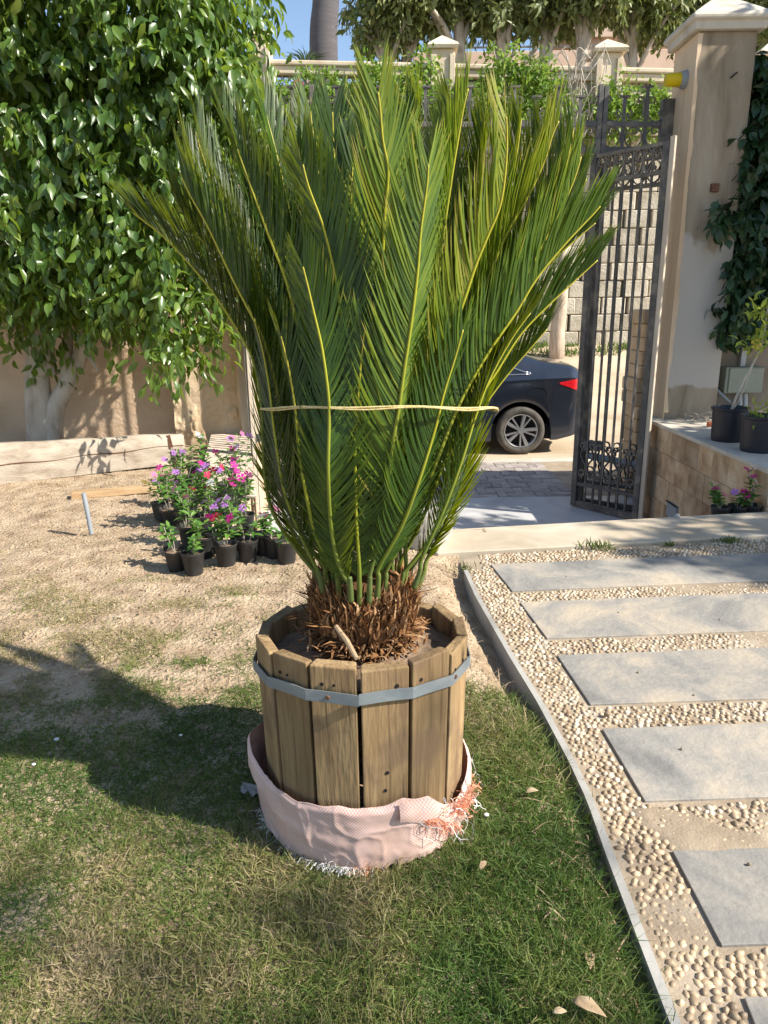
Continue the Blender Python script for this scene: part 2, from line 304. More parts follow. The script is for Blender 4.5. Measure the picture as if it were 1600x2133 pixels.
CHROME = pmat('trim_chrome', [(.3, (.55, .56, .58)), (.7, (.62, .63, .65))], scale=5, rough=.2, bump=0, metal=.9)
CARGLASS = pmat('car_glass', [(.3, (.008, .010, .012)), (.7, (.012, .015, .018))], scale=3, rough=.06, bump=0, spec=.8)
TAIL = pmat('tail_lamp', [(.3, (.45, .008, .015)), (.7, (.6, .012, .02))], scale=20, rough=.12, bump=0, spec=.6, coat=.6)
TREEPALM = pmat('far_palm_trunk', [(.3, (.085, .08, .085)), (.7, (.125, .115, .12))], scale=3, stretch=(.4, .4, 5), rough=.9, bump=.3, bscale=12)  # albedo lowered to stand in for the trunk's shaded side
HOUSE = pmat('pink_render', [(.3, (.50, .36, .27)), (.7, (.60, .46, .36))], scale=1, rough=.9, bump=.2, bscale=8)
def petal(name, c): return pmat(name, [(.3, tuple(x * .85 for x in c)), (.7, c)], scale=30, rough=.6, bump=0, trans=(c, .35))
PET = {'magenta': petal('magenta_petal', (.62, .03, .30)), 'lilac': petal('lilac_petal', (.42, .18, .52)), 'red': petal('red_petal', (.60, .02, .10)), 'white': petal('white_petal', (.75, .74, .72)), 'yellow': petal('yellow_petal', (.65, .52, .10)), 'pink': petal('pink_petal', (.70, .22, .42))}
CAULK = pmat('white_scrap', [(.3, (.6, .6, .6)), (.7, (.75, .75, .74))], scale=9, rough=.7, bump=.2)

def pillar_mat():
    """right-hand gate pillar: grey cement coat, peeled to pale skim lower down"""
    m = pmat('weathered_cement', [(.3, (.15, .12, .085)), (.45, (.26, .215, .155)), (.58, (.32, .27, .205)), (.74, (.42, .37, .29))], scale=4.5, stretch=(1, 1, .2), rough=.9, bump=.35, bscale=24, spec=.15, rndoff=False)
    n = m.node_tree.nodes; l = m.node_tree.links; p = n['Principled BSDF']; base = p.inputs['Base Color'].links[0].from_socket
    tc = n.new('ShaderNodeTexCoord'); sp = n.new('ShaderNodeSeparateXYZ'); l.new(tc.outputs['Object'], sp.inputs[0])
    nz = n.new('ShaderNodeTexNoise'); nz.inputs['Scale'].default_value = 2.3; nz.inputs['Detail'].default_value = 9; nz.inputs['Roughness'].default_value = .6
    mp = n.new('ShaderNodeMapping'); mp.inputs['Scale'].default_value = (1.3, 1.3, .55); l.new(tc.outputs['Object'], mp.inputs[0]); l.new(mp.outputs[0], nz.inputs[0])
    # pale skim coat survives between about 0.35 m and 1.7 m above the ledge, with a ragged edge
    mr = n.new('ShaderNodeMapRange'); mr.inputs[1].default_value = 2.1; mr.inputs[2].default_value = 1.0; l.new(sp.outputs['Z'], mr.inputs[0])
    mr2 = n.new('ShaderNodeMapRange'); mr2.inputs[1].default_value = .18; mr2.inputs[2].default_value = .48; l.new(sp.outputs['Z'], mr2.inputs[0])
    mm = n.new('ShaderNodeMath'); mm.operation = 'MULTIPLY'; l.new(mr.outputs[0], mm.inputs[0]); l.new(mr2.outputs[0], mm.inputs[1])
    ad = n.new('ShaderNodeMath'); ad.operation = 'ADD'; l.new(mm.outputs[0], ad.inputs[0]); l.new(nz.outputs['Fac'], ad.inputs[1])
    cr = n.new('ShaderNodeValToRGB'); cr.color_ramp.elements[0].position = .92; cr.color_ramp.elements[1].position = 1.03; l.new(ad.outputs[0], cr.inputs[0])
    mx = n.new('ShaderNodeMix'); mx.data_type = 'RGBA'; mx.inputs[7].default_value = (.42, .39, .35, 1); l.new(cr.outputs[0], mx.inputs[0]); l.new(base, mx.inputs[6]); l.new(mx.outputs[2], p.inputs['Base Color'])
    return m
CEMENT = pillar_mat()
def sack_mat():
    m = pmat('woven_plastic', [(.3, (.56, .31, .24)), (.6, (.68, .41, .335))], scale=5, rough=.5, bump=.1, spec=.35, rndoff=False, trans=((.75, .45, .38), .15))
    n = m.node_tree.nodes; l = m.node_tree.links; p = n['Principled BSDF']; base = p.inputs['Base Color'].links[0].from_socket
    uv = n.new('ShaderNodeUVMap'); ck = n.new('ShaderNodeTexChecker'); ck.inputs['Scale'].default_value = 1
    l.new(uv.outputs[0], ck.inputs[0]); mx = n.new('ShaderNodeMix'); mx.data_type = 'RGBA'; mx.inputs[7].default_value = (.80, .68, .63, 1)
    mf = n.new('ShaderNodeMath'); mf.operation = 'MULTIPLY'; mf.inputs[1].default_value = .75; l.new(ck.outputs['Fac'], mf.inputs[0])
    l.new(mf.outputs[0], mx.inputs[0]); l.new(base, mx.inputs[6])
    tc = n.new('ShaderNodeTexCoord'); ns = n.new('ShaderNodeTexNoise'); ns.inputs['Scale'].default_value = 9; ns.inputs['Detail'].default_value = 9; l.new(tc.outputs['Object'], ns.inputs[0])
    mr = n.new('ShaderNodeMapRange'); mr.inputs[1].default_value = .54; mr.inputs[2].default_value = .72; mr.inputs[4].default_value = .55; l.new(ns.outputs['Fac'], mr.inputs[0])
    mx2 = n.new('ShaderNodeMix'); mx2.data_type = 'RGBA'; mx2.inputs[7].default_value = (.48, .32, .24, 1); l.new(mr.outputs[0], mx2.inputs[0]); l.new(mx.outputs[2], mx2.inputs[6]); l.new(mx2.outputs[2], p.inputs['Base Color'])
    mp = n.new('ShaderNodeMapping'); mp.inputs['Rotation'].default_value = (.3, .7, .4); mp.inputs['Scale'].default_value = (14, 14, 34); l.new(tc.outputs['Object'], mp.inputs[0])
    nw = n.new('ShaderNodeTexNoise'); nw.noise_type = 'RIDGED_MULTIFRACTAL' if hasattr(nw, 'noise_type') else nw.noise_type; nw.inputs['Scale'].default_value = .9; nw.inputs['Detail'].default_value = 3; l.new(mp.outputs[0], nw.inputs[0])
    bp = n.new('ShaderNodeBump'); bp.inputs['Strength'].default_value = .5; bp.inputs['Distance'].default_value = .006; l.new(nw.outputs['Fac'], bp.inputs['Height']); l.new(bp.outputs[0], p.inputs['Normal'])
    return m
def add_knots(m, z_stain):
    n = m.node_tree.nodes; l = m.node_tree.links; p = n['Principled BSDF']; base = p.inputs['Base Color'].links[0].from_socket
    tc = n.new('ShaderNodeTexCoord'); oi = n.new('ShaderNodeObjectInfo'); ml = n.new('ShaderNodeMath'); ml.operation = 'MULTIPLY'; ml.inputs[1].default_value = 53; l.new(oi.outputs['Random'], ml.inputs[0])
    va = n.new('ShaderNodeVectorMath'); l.new(tc.outputs['Object'], va.inputs[0]); l.new(ml.outputs[0], va.inputs[1])
    def mixin(fac, col, b):
        x = n.new('ShaderNodeMix'); x.data_type = 'RGBA'; x.inputs[7].default_value = (*col, 1); l.new(fac, x.inputs[0]); l.new(b, x.inputs[6]); return x.outputs[2]
    def ramp(sock, a, b_):
        r = n.new('ShaderNodeMapRange'); r.inputs[1].default_value = a; r.inputs[2].default_value = b_; l.new(sock, r.inputs[0]); return r.outputs[0]
    mp = n.new('ShaderNodeMapping'); mp.inputs['Scale'].default_value = (9, 9, 4); l.new(va.outputs[0], mp.inputs[0])
    vo = n.new('ShaderNodeTexVoronoi'); vo.inputs['Scale'].default_value = 1; l.new(mp.outputs[0], vo.inputs['Vector']); base = mixin(ramp(vo.outputs['Distance'], .16, .05), (.055, .03, .016), base)
    mp2 = n.new('ShaderNodeMapping'); mp2.inputs['Scale'].default_value = (110, 110, 1.6); l.new(va.outputs[0], mp2.inputs[0])
    g = n.new('ShaderNodeTexNoise'); g.inputs['Scale'].default_value = 1; g.inputs['Detail'].default_value = 5; l.new(mp2.outputs[0], g.inputs[0]); 
    f = n.new('ShaderNodeMath'); f.operation = 'MULTIPLY'; f.inputs[1].default_value = .55; l.new(ramp(g.outputs['Fac'], .52, .68), f.inputs[0]); base = mixin(f.outputs[0], (.075, .045, .025), base)
    st_ = n.new('ShaderNodeTexNoise'); st_.inputs['Scale'].default_value = 6; st_.inputs['Detail'].default_value = 8; l.new(va.outputs[0], st_.inputs[0])
    f2 = n.new('ShaderNodeMath'); f2.operation = 'MULTIPLY'; f2.inputs[1].default_value = .6; l.new(ramp(st_.outputs['Fac'], .52, .62), f2.inputs[0]); base = mixin(f2.outputs[0], (.15, .10, .065), base)
    l.new(base, p.inputs['Base Color'])
add_knots(STAVE, .2)
SACK = sack_mat()
PINKTHREAD = pmat('orange_thread', [(.3, (.62, .25, .14)), (.7, (.72, .36, .24))], scale=30, rough=.5, bump=0, trans=((.8, .4, .25), .3))
WHITETHREAD = pmat('white_thread', [(.3, (.70, .68, .66)), (.7, (.80, .79, .78))], scale=30, rough=.45, bump=0, trans=((.8, .8, .8), .2))

# ================================================================== SETTING
# kerb line and slabs, traced on the level ground
KP = [onz(x, y) for x, y in [(966, 1189), (990, 1243), (1060, 1367), (1119, 1464), (1184, 1586), (1222, 1668), (1264, 1787), (1326, 1952), (1392, 2125)]]
ks = sorted([(p.y, p.x) for p in KP]); KY = np.array([-4, .3] + [a for a, b in ks]); KX = np.array([.535, .538] + [b for a, b in ks])
def kx(y): return np.interp(y, KY, KX)
SB0 = onz(960, 1103); SB1 = onz(1600, 1067); SF0 = onz(1040, 1150); SF1 = onz(1600, 1118)
def line(a, b, x): return a.y + (b.y - a.y) * (x - a.x) / (b.x - a.x)
def sback(x): return line(SB0, SB1, x)
def sfront(x): return line(SF0, SF1, x)
WELLX = -1.22; FLOORZ = -.67; GY = 7.26; WALLY = 7.55

# far ground
MB().box(-150, 150, -60, 240, -1.6, -.9).build('ground', SAND, kind='structure')
# lawn sheet with clods, dipping towards the kerb
def gz(x, y):
    z = (fbm(x * 1.1 + 5, y * 1.1 + 9, 4) - .5) * .05 + (fbm(x * 11, y * 11, 3) - .5) * .018
    soil = sst(2.2, 3.0, y)
    z = z + soil * ((fbm(x * 24, y * 24, 4) - .5) * .024)
    k = kx(y); z = z - (.035 + .045 * sst(1.9, 2.4, y)) * np.exp(-((x - k) / .11) ** 2) * sst(4.0, 3.3, y)
    d = np.hypot(x + .055, y - 1.77); z = z * sst(.22, .45, d) - .004 * (1 - sst(.22, .45, d))
    return z
st = .03; gx = np.arange(-6.6, .66, st); gy = np.arange(-3, 7.56, st)
X, Y = np.meshgrid(gx, gy); ny, nx = X.shape
inside = ~((X > WELLX) & (Y > sback(X)))
X2 = np.minimum(X, np.where(Y < 4.2, kx(Y) + .006, 9)); Y2 = np.where(X2 > WELLX - .001, np.minimum(Y, sback(X2) - .005), Y)
Z2 = gz(X2, Y2); I = np.arange(ny * nx).reshape(ny, nx)
ok = (inside[:-1, :-1] & inside[1:, 1:] & inside[:-1, 1:] & inside[1:, :-1]) | ((X[:-1, :-1] < .62) & (Y[:-1, :-1] < sback(X[:-1, :-1]))) 
ok &= ~((X[:-1, :-1] > kx(Y[:-1, :-1]) + .01) & (Y[:-1, :-1] < 3.6))
F = np.stack([I[:-1, :-1], I[:-1, 1:], I[1:, 1:], I[1:, :-1]], -1)[ok]
np_obj('lawn', np.stack([X2, Y2, Z2], -1), F, SOIL, smooth=True, kind='structure')
MB().box(-30, -6.55, -10, 7.55, -.9, -.01).box(-6.55, 12, -14, -2.95, -.9, -.012).build('outer_yard', SOIL, kind='structure')

# path bed, kerb, slabs, pebbles
ys = np.linspace(-2.95, 3.78, 60); poly = [(kx(y) + .02, y) for y in ys] + [(.52, 3.84), (4.2, sfront(4.2)), (4.2, -2.95)]
path = MB().prism(poly, -.3, -.009).build('garden_path', MORTAR, kind='structure')
m = MB(); yy = list(np.linspace(-2.9, KP[0].y, 90))
pa = [(kx(y), y) for y in yy]; pb = [(kx(y) + .021, y) for y in yy]
for a, b, c, d in zip(pa[:-1], pb[:-1], pb[1:], pa[1:]): m.hexa([(*a, -.14), (*b, -.14), (*c, -.14), (*d, -.14), (*a, .004), (*b, .004), (*c, .004), (*d, .004)])
k = m.build('path_kerb', KERB, kind='structure', auto=30)
slabs = []
SL = [((1022.5, 1175), (1600, 1140), (1067, 1230), (1600, 1198)), ((1083.7, 1253.7), (1600, 1225), (1140, 1328.7), (1600, 1305)), ((1161, 1363.7), (1600, 1341), (1230, 1466), (1600, 1448)),
      ((1255, 1517), (1600, 1500), (1344, 1667), (1600, 1655)), ((1401, 1770.6), (1600, 1763), (1504, 1967.5), (1600, 1962)), ((1551, 2076), (1600, 2074), (1640, 2300), (1700, 2297))]
for tl, tr, bl, br in SL:
    a, b, c, d = onz(*tl), onz(*tr), onz(*bl), onz(*br)
    b = a + (b - a) * ((3.3 - a.x) / (b.x - a.x)); d = c + (d - c) * ((3.3 - c.x) / (d.x - c.x)); b.y = a.y + (b.y - a.y) * .6; d.y = c.y + (d.y - c.y) * .6 if abs(d.y - c.y) > .02 else d.y
    slabs.append([(c.x, c.y), (d.x, d.y), (b.x, b.y), (a.x, a.y)])
for q in slabs: MB().prism(q, -.05, -.001).build('paving_slab', SLAB, path, bevel=.0015)
def in_slab(x, y, mgn=.008):
    r = np.zeros(np.shape(x), bool)
    for (c, d, b, a) in slabs:
        yl = c[1] + (d[1] - c[1]) * (x - c[0]) / (d[0] - c[0]); yu = a[1] + (b[1] - a[1]) * (x - a[0]) / (b[0] - a[0])
        t = np.clip((y - c[1]) / (a[1] - c[1]), 0, 1); xl = c[0] + (a[0] - c[0]) * t
        r |= (x > xl - mgn) & (y > yl - mgn) & (y < yu + mgn)
    return r
pts = []
for row in range(400):
    y = .72 + row * .0186
    sp = .0222
    xs = np.arange(.3, 3.1, sp) + (row % 2) * sp / 2
    pts.append(np.stack([xs + RNG.normal(0, .0042, len(xs)), np.full(len(xs), y) + RNG.normal(0, .0036, len(xs))], -1))
pts = np.concatenate(pts); px_, py_ = pts[:, 0], pts[:, 1]
keep = (px_ > kx(py_) + .036) & (py_ < sfront(px_) - .012) & ~in_slab(px_, py_, .012) & (px_ < .62 * py_ + .25) & (py_ < 4.6)
keep &= ~((py_ > 3.62) & (px_ < .53 + .25 * (py_ - 3.62) ** .5 * 0 + .0)) & (RNG.random(len(px_)) > .03)
pts = pts[keep]
ico_me = []
import bmesh
for v in range(5):
    bm = bmesh.new(); bmesh.ops.create_icosphere(bm, subdivisions=2 if v == 9 else 1, radius=1)
    for q in bm.verts: q.co *= 1 + random.uniform(-.1, .1)
    bmesh.ops.subdivide_edges(bm, edges=bm.edges, cuts=1, smooth=.6) if False else None
    me = bpy.data.meshes.new('pebble'); bm.to_mesh(me); bm.free(); me.materials.append(PEBBLE)
    for p in me.polygons: p.use_smooth = True
    ico_me.append(me)
order = np.argsort(pts[:, 1] + .15 * np.abs(pts[:, 0] - .8)); pts = pts[order]
inview = (pts[:, 0] < .533 * (pts[:, 1] * .96 + .37)) & (pts[:, 1] > 1.04)
near_i = np.where(inview)[0][:300]; near = set(near_i.tolist())
tv = np.array([v.co[:] for v in ico_me[0].vertices]); tf = np.array([p.vertices[:] for p in ico_me[0].polygons]); PV = []; PF = []; PT = []; cnt = 0
dirt = fbm(pts[:, 0] * 3 + 3, pts[:, 1] * 3 + 1, 3)
for i, (x, y) in enumerate(pts):
    L = random.uniform(.0105, .0150) if random.random() < .8 else random.choice([random.uniform(.007, .010), random.uniform(.015, .019)]); W = L * random.uniform(.66, .85); h = random.uniform(.0085, .012); a = random.gauss(1.0, .7)
    z = -.0100 - max(0, dirt[i] - .56) * .025 + random.uniform(-.0015, .001)
    if i in near:
        inst(random.choice(ico_me), 'pebble', path, (x, y, z), (random.gauss(0, .12), random.gauss(0, .12), a), (L, W, h))
    else:
        ca, sa = math.cos(a), math.sin(a); q = tv * np.array([L, W, h]); q = np.stack([q[:, 0] * ca - q[:, 1] * sa, q[:, 0] * sa + q[:, 1] * ca, q[:, 2]], -1) + np.array([x, y, z])
        PV.append(q); PF.append(tf + cnt); PT.append(np.full(len(q), random.betavariate(1.2, 1.1))); cnt += len(q)
np_obj('pebbles', np.concatenate(PV), np.concatenate(PF), PEBBLE2, path, np.concatenate(PT), True, 'stuff')

gx1, gy1 = np.meshgrid(np.arange(.565, 1.75, .012), np.arange(1.32, 1.90, .012)); cpt = [onz(1300, 1690), onz(1420, 1725), onz(1600, 1700), onz(1480, 1760), onz(1600, 1745), onz(1380, 1700)]
hs = sum(np.exp(-(((gx1 - c.x) / .12) ** 2 + ((gy1 - c.y) / .05) ** 2)) for c in cpt) * (.55 + .9 * fbm(gx1 * 6 + 3, gy1 * 6, 3)) * sst(.60, .75, gx1); zs = -.021 + .0160 * np.clip(hs, 0, 1.15) * (.75 + .6 * fbm(gx1 * 9, gy1 * 9, 4)) + (fbm(gx1 * 45, gy1 * 45, 3) - .5) * .006
I1 = np.arange(gx1.size).reshape(gx1.shape); np_obj('drifted_soil', np.stack([gx1, gy1, zs], -1), np.stack([I1[:-1, :-1], I1[:-1, 1:], I1[1:, 1:], I1[1:, :-1]], -1).reshape(-1, 4), MORTAR, path, smooth=True, kind='stuff')

for sx_, sy_, r_ in ((1265, 1487, .013), (1446, 1447, .005), (1290, 1275, .006), (1500, 1290, .005), (1420, 1560, .006), (1560, 1800, .007), (1180, 1200, .005), (1330, 1400, .006)):
    p = onz(sx_, sy_, r_ * .5); inst(random.choice(ico_me), 'pebble', path, p, (random.random(), random.random(), random.random() * 6), (r_, r_ * .8, r_ * .65))
# cream border at the end of the path, the drop behind it, steps, marble floor, pavers
lx = -1.22
MB().prism([(SF0.x - .35, sfront(SF0.x - .35) + .03), (4.2, sfront(4.2)), (4.2, sback(4.2)), (lx, sback(lx)), (lx, sback(lx) - .12), (.1, sback(.1) - .22)], -.62, .006).build('marble_border', MARBLE, kind='structure', bevel=.006)
MB().box(lx - .6, lx, 3.9, 7.3, -.9, -.03).build('yard_edge', PANEL, kind='structure')
m = MB()
for i in range(3): m.prism([(lx, sback(lx) + .28 * i), (2.5, sback(2.5) + .28 * i), (2.5, sback(2.5) + .28 * (i + 1) + .012), (lx, sback(lx) + .28 * (i + 1) + .012)], -.8, -.17 * (i + 1) + .003)
m.build('entrance_steps', GMARBLE, kind='structure')
floor = MB().box(-3.0, 3.3, 4.0, 7.62, -.9, FLOORZ).build('entrance_floor', GMARBLE, kind='structure')
MB().box(-30, 30, 7.62, 9.5, -.95, FLOORZ - .012).build('pavement', MORTAR, kind='structure')
pav = bpy.data.objects['pavement']
pw, pl = .105, .21; pm = MB().box(0, pl - .006, 0, pw - .006, -.05, 0).mesh('paver'); pm.materials.append(PAVER)
cnt = 0
for i in range(-9, 10):          # herringbone-like basket weave, turned a little
    for j in range(0, 9):
        for kk in range(2):
            if (i + j) % 2: x, y, rz = i * pl, 7.64 + j * pl + kk * pw, 0
            else: x, y, rz = i * pl + pw * (kk + 1) , 7.64 + j * pl, PI / 2
            if y > 9.42 or x + 1.3 < 0 or x > 3.2 or cnt >= 300: continue
            cnt += 1; inst(pm, 'paver', pav, (x + .9 * 0, y, FLOORZ + random.uniform(-.004, .003)), (random.gauss(0, .006), random.gauss(0, .006), rz))
MB().box(-30, 30, 9.44, 9.62, -.95, FLOORZ + .012).build('street_kerb', CAPST, kind='structure', bevel=.015)
# street: level by the kerb, then a sandy rise to the retaining wall
xs = np.linspace(-30, 30, 90); yp = np.concatenate([np.linspace(9.6, 12.4, 16), np.linspace(12.6, 18.4, 24)])
Xs, Ys = np.meshgrid(xs, yp); Zs = -.665 + sst(11.8, 18.2, Ys) * 1.03 + (fbm(Xs * 1.3, Ys * 1.3, 4) - .5) * .05 * sst(11, 13, Ys)
I = np.arange(Xs.size).reshape(Xs.shape); F = np.stack([I[:-1, :-1], I[:-1, 1:], I[1:, 1:], I[1:, :-1]], -1).reshape(-1, 4)
np_obj('road', np.stack([Xs, Ys, Zs], -1), F, SAND, smooth=True, kind='structure')
MB().box(-60, 60, 19.3, 60, -.9, 5.9).build('upper_terrace', SAND, kind='structure')

# ================================================================== LEFT WALL, PILLAR, TIMBER
PX0, PX1 = -2.13, -1.43
w = thing('garden_wall', 'rough plastered garden wall behind the large leafy tree', 'wall', (-4.5, WALLY, 0))
MB().box(-9, PX0 + .02, WALLY, WALLY + .25, -.3, 2.75).build('wall_panel', PANEL, w)
MB().box(-9, PX0 + .02, WALLY - .05, WALLY + .3, 2.75, 2.86).build('coping', CAPST, w, bevel=.015)
g = thing('gate_pillar', 'sunlit ochre gate pillar with flaking plaster left of the entrance', 'pillar', (-1.78, 7.6, 0))
# hand-trowelled shaft: subdivided, uneven face
m = MB(); n1, n2 = 60, 280
gxs = np.linspace(PX0, PX1, n1); gzs = np.linspace(-.05, 3.3, n2); GX, GZ = np.meshgrid(gxs, gzs)
bmp = (fbm(GX * 4 + 3, GZ * 4, 5) - .5) * .02 + np.maximum(0, fbm(GX * 14, GZ * 9 + 30, 4) - .54) * .09
V = np.stack([GX, 7.37 - bmp, GZ], -1); I = np.arange(GX.size).reshape(GX.shape)
F = np.stack([I[:-1, :-1], I[:-1, 1:], I[1:, 1:], I[1:, :-1]], -1).reshape(-1, 4)
np_obj('plaster_face', V, F, PLASTER, g, smooth=True)
MB().box(PX0 + .004, PX1 - .004, 7.385, 7.86, -.8, 3.3).build('shaft', PLASTER, g)
MB().box(PX1 - .035, PX1 + .008, 7.335, 7.40, -.02, 3.3).build('corner_bead', PLASTER, g, bevel=.01)
MB().box(PX0 - .1, PX1 + .1, 7.24, 7.98, 3.3, 3.42).build('cap', CAPST, g, bevel=.02)

b0 = onz(-330, 1050); b1 = onz(388, 966)
tb = thing('timber_beam', 'long bleached timber beam lying on edge in front of the tree trunk', 'beam', ((b0.x + b1.x) / 2, (b0.y + b1.y) / 2, 0))
N = 40; m = MB(); vs = []
for i in range(N + 1):
    t = i / N; p = b0.lerp(b1, t); h = .385 - .12 * t + .004 * math.sin(t * 9) + .003 * math.sin(t * 31); zb = .008
    dn = Vector((-(b1 - b0).y, (b1 - b0).x, 0)).normalized() * .11
    vs += [p + Vector((0, 0, zb)), p + dn + Vector((0, 0, zb)), p + dn + Vector((0, 0, h)), p + dn * .2 + Vector((0, 0, h + .004)), p + Vector((0, 0, h - .02)), p - dn * .02 + Vector((0, 0, h * .55)), p - dn * .02 + Vector((0, 0, h * .2))]
fs = [tuple(range(6, -1, -1)), tuple(range(7 * N, 7 * N + 7))]
for i in range(N):
    for k in range(7): fs.append((i * 7 + k, i * 7 + (k + 1) % 7, i * 7 + 7 + (k + 1) % 7, i * 7 + 7 + k))
m.add(vs, fs); m.build('beam_body', BEAMW, tb, auto=50)
c0 = b0.lerp(b1, .40); c1 = b0.lerp(b1, .995); cr = []
for i in range(14):
    t = i / 13; p = c0.lerp(c1, t) + Vector((.002, -.004, .16 + .02 * t + .008 * math.sin(i * 1.3))); cr.append(p)
MB().tube(cr, [.0035 + .002 * math.sin(i) for i in range(14)], 5).build('split', RUST, tb)
e = b0.lerp(b1, .955); MB().bar(e + Vector((-.02, -.012, .275)), e + Vector((.0, -.019, .165)), .035, .006, (0, 1, 0)).bar(e + Vector((.022, -.019, .15)), e + Vector((.03, -.013, .01)), .035, .006, (0, 1, 0)).build('metal_strap', RUST, tb)
p0, p1 = onz(150, 1040), onz(352, 1022)
tag(MB().bar(p0 + Vector((0, 0, .03)), p1 + Vector((0, .0, .03)), .10, .045).build('pine_plank', PINE, loc=((p0 + p1) / 2)[:], bevel=.004), 'thin yellow pine plank on the ground below the timber beam', 'plank')
s0 = onz(191, 1112); s1 = s0 + Vector((-.018, .0, .265))
stk = tag(MB().tube([s0 - Vector((0, 0, .03)), s0.lerp(s1, .5), s1], [.0135, .014, .0145], 10).build('ground_stake', GREYPL, loc=s0[:], auto=40), 'short grey pipe stake standing upright in the dry soil', 'stake')
# decking panel leaning on the yard edge
dp = thing('decking_panel', 'beige slatted decking panel leaning against the ochre pillar', 'panel', (-1.55, 6.9, 0))
A = ony(440, 908, 7.28); Bq = ony(520, 908, 7.28); Cq = onz(405, 1040); Dq = onz(535, 1040)
for i in range(9):
    t0, t1 = i / 9, (i + .9) / 9
    q = [A.lerp(Cq, t0), Bq.lerp(Dq, t0), Bq.lerp(Dq, t1), A.lerp(Cq, t1)]; nn = (q[1] - q[0]).cross(q[2] - q[1]).normalized() * .018
    if nn.y > 0: nn = -nn
    MB().hexa([x - nn * 0 for x in q] + [x + nn for x in q]).build('slat', DECK, dp, bevel=.002)
nn2 = Vector((0, .012, -.004)); MB().bar(A.lerp(Bq, .15) + nn2, Cq.lerp(Dq, .15) + nn2, .03, .02).bar(A.lerp(Bq, .85) + nn2, Cq.lerp(Dq, .85) + nn2, .03, .02).build('batten', BLACK, dp)

# ================================================================== RIGHT PILLAR, LOW WALL, BOUNDARY WALL
QX0, QX1, QY0, QY1, LZ = 2.67, 3.165, 6.83, 7.34, .285
g = thing('gate_pillar', 'tall weathered grey cement pillar with sloping cap beside open gate', 'pillar', (2.92, 7.08, LZ))
MB().box(QX0 + .006, QX1, QY0, QY1 - .004, LZ - .9, 3.515).build('shaft', CEMENT, g, bevel=.012)
MB().box(QX0, QX0 + .03, QY0 + .004, QY1, LZ - .9, 3.512).build('peach_side', PEACH, g, bevel=.006)['label'] = 'peach painted plaster on the gate side, flaking at the corner'
# flaking edge of the paint: thin ragged lip standing proud on the corner
m = MB(); zz = np.linspace(.35, 3.5, 90); pr = []
for z in zz: pr.append((QX0 + .012 + .045 * abs(fbm(z * 3.1, 4.2, 4) - .25) * 1.6, z))
vs = []; fs = []
for i, (x, z) in enumerate(pr): vs += [(QX0 - .003, QY0 - .005, z), (x, QY0 - .005, z), (x, QY0 + .004, z), (QX0 - .003, QY0 + .004, z)]
for i in range(len(pr) - 1):
    for k in range(4): fs.append((i * 4 + k, i * 4 + (k + 1) % 4, i * 4 + 4 + (k + 1) % 4, i * 4 + 4 + k))
m.add(vs, fs).build('paint_edge', PEACH, g)
cx, cy = (QX0 + QX1) / 2, (QY0 + QY1) / 2; hw = (QX1 - QX0) / 2 + .085; hd = (QY1 - QY0) / 2 + .085
m = MB(); prof = [(-.035, 3.515), (-.03, 3.575), (-.005, 3.585), (.0, 3.61), (-.012, 3.635), (-.235, 3.80), (-.30, 3.83)]
vs = []; fs = []
for d, z in prof: vs += [(cx - hw - d, cy - hd - d, z), (cx + hw + d, cy - hd - d, z), (cx + hw + d, cy + hd + d, z), (cx - hw - d, cy + hd + d, z)]
for i in range(len(prof) - 1):
    for k in range(4): fs.append((i * 4 + k, i * 4 + (k + 1) % 4, i * 4 + 4 + (k + 1) % 4, i * 4 + 4 + k))
fs += [(3, 2, 1, 0), tuple(range(len(vs) - 4, len(vs)))]
m.add(vs, fs).build('cap', CAPST, g, bevel=.01)
# small hooks and stubs left in the front face
hk = ony(1527, 157, QY0 - .01); MB().tube(smoothpath([hk + Vector((-.02, -.005, -.02)), hk + Vector((0, -.03, 0)), hk + Vector((.03, -.01, .02))], 4), .007, 6).build('hook', BLACK, g)
bs = ony(1489, 391, QY0 - .012); MB().box(bs.x - .035, bs.x + .035, QY0 - .03, QY0 + .01, bs.z - .035, bs.z + .035).build('bracket_stub', RUST, g, bevel=.008)
# lamp tube on the gate side
lp = ony(1432, 166, QY0 + .2); lp.x = QX0
l = thing('wall_light', 'yellow bulkhead lamp on a grey holder on pillar side', 'lamp', lp)
MB().tube([lp + Vector((.0, 0, 0)), lp + Vector((-.03, 0, 0)), lp + Vector((-.05, 0, 0))], [.075, .07, .06], 18).build('holder', GREYPL, l, auto=40)
MB().tube([lp + Vector((-.05, 0, 0)), lp + Vector((-.16, 0, .0)), lp + Vector((-.175, 0, .0))], [.056, .052, .042], 18).build('yellow_cap', YELLOW, l, auto=40)
MB().tube([lp + Vector((-.004, 0, -.06)), lp + Vector((-.004, 0, -.3)), lp + Vector((-.004, .01, -.6))], .006, 6).build('cable', PEACH, l)

